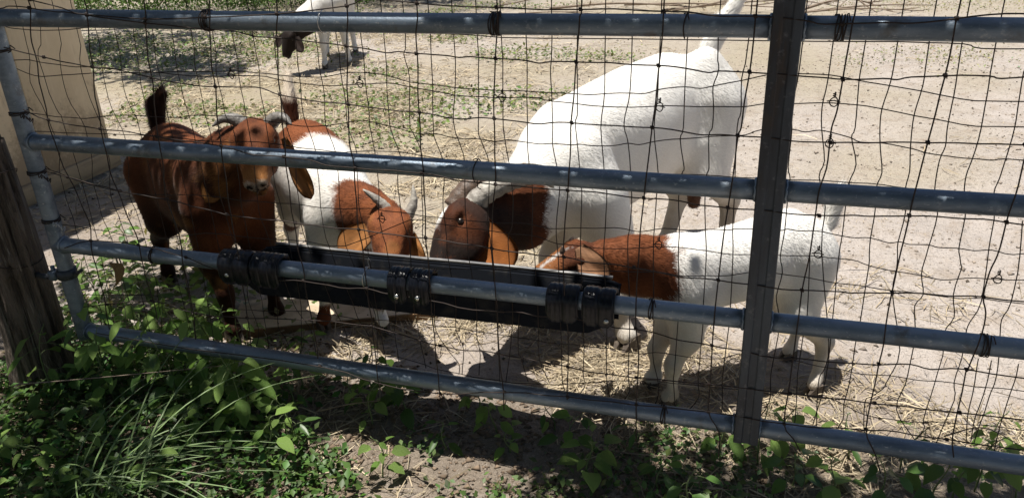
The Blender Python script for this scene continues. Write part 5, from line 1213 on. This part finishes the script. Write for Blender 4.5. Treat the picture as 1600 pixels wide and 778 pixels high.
goat(dict(label="small white kid with brown neck and head, standing side on behind the gate's centre post", seed=41, base=(.02, .49), sc=.76, h=.0062,
    rump=(.200, .655, .395), chest=(-.235, .35, .38),
    torso=dict(t=TT, w=[.02, .062, .09, .105, .098, .082, .06, .02], top=[.03, .09, .128, .115, .108, .112, .085, .03], bot=[.03, .07, .09, .10, .10, .11, .085, .03]),
    lumps=[((.165, .575, .37), (.07, .045, .10)), ((-.13, .355, .37), (.06, .04, .10))],
    neck=[((-.20, .385, .41), .088), ((-.29, .345, .430), .072), ((-.365, .315, .455), .055)],
    poll=(-.40, .30, .475), nose=(-.535, .215, .425), hup=(-.1, -.35, 1), hl=.17,
    fore=[(-.175, .335), (-.235, .42)], shoulders=[(-.14, .365, .36), (-.19, .43, .36)],
    hind=[(.225, .495), (.155, .67)], hips=[(.165, .585, .38), (.12, .65, .38)],
    tail=[(.215, .67, .46), (.225, .675, .52), (.23, .675, .57)], tailr=[.024, .022, .012], color=col_g4, hairlen=hair_default(.95, -.002), hairs=55000, margin=.2,
    ears=[dict(base=(-.418, .250, .516), tip=(-.348, .215, .432), face=(.15, -1, .35), L_w=.092, colr_out=RUST, colr_in=(.38, .20, .11), curl=.38),
          dict(base=(-.42, .345, .48), tip=(-.42, .39, .42), face=(-.5, .5, .2), L_w=.05, colr_out=RUST, colr_in=TAN, curl=.3)],
    horns=[([(-.462, .262, .478), (-.464, .256, .496), (-.463, .254, .512)], .0095, M_horn_dark), ([(-.455, .30, .485), (-.453, .305, .503), (-.448, .31, .515)], .008, M_horn_dark)]))

# ---- far white goat with a black head, grazing
def col_g5(P, gd, N):
    n = fbm(P, 12, 3, 44); c = mix(WHITE, CREAM, .15 + .2 * n)
    m = np.minimum(gd[1], gd[2]); c = mix(c, np.tile(BLACK, (len(P), 1)), step(gd[0] - m - .02 + .02 * n, .03) * step(.43 - P[:, 2] + .03 * n, .04))
    return mix(c, np.tile(BLACK * 1.4, (len(P), 1)), step(.09 - np.abs(P[:, 0] + 3.42) - np.abs(P[:, 2] - .52) * .6, .02) * 0.0)
goat(dict(label="white goat with black head down, grazing far off in the tree shade", seed=51, base=(-3.45, 4.5), sc=.95, h=.012,
    rump=(-3.66, 5.00, .58), chest=(-3.42, 4.32, .56),
    torso=dict(t=TT, w=[.03, .085, .13, .16, .155, .125, .09, .03], top=[.04, .11, .15, .14, .14, .14, .10, .05], bot=[.04, .10, .14, .17, .17, .15, .11, .05]),
    neck=[((-3.44, 4.36, .50), .12), ((-3.54, 4.24, .40), .10), ((-3.60, 4.18, .33), .08)],
    poll=(-3.625, 4.14, .33), nose=(-3.66, 4.06, .12), hup=(-.3, -.8, .1), hl=.22,
    fore=[(-3.47, 4.33), (-3.33, 4.50)], shoulders=[(-3.49, 4.42, .52), (-3.35, 4.46, .52)],
    hind=[(-3.70, 4.78), (-3.52, 4.98)], hips=[(-3.68, 4.86, .54), (-3.54, 4.92, .54)],
    tail=[(-3.66, 5.02, .66), (-3.67, 5.04, .72), (-3.68, 5.05, .77)], tailr=[.03, .03, .02], color=col_g5, hairlen=hair_default(1.2), hairs=16000,
    ears=[dict(base=(-3.565, 4.12, .32), tip=(-3.51, 4.07, .18), face=(.3, -1, .1), L_w=.08, colr_out=BLACK, colr_in=BLACK * 2, curl=.4),
          dict(base=(-3.69, 4.15, .32), tip=(-3.76, 4.12, .21), face=(-.3, -1, .1), L_w=.08, colr_out=BLACK, colr_in=BLACK * 2, curl=.4)],
    horns=[([(-3.60, 4.15, .39), (-3.59, 4.19, .42), (-3.58, 4.25, .42)], .018), ([(-3.65, 4.16, .39), (-3.66, 4.21, .42), (-3.66, 4.27, .42)], .018)]))
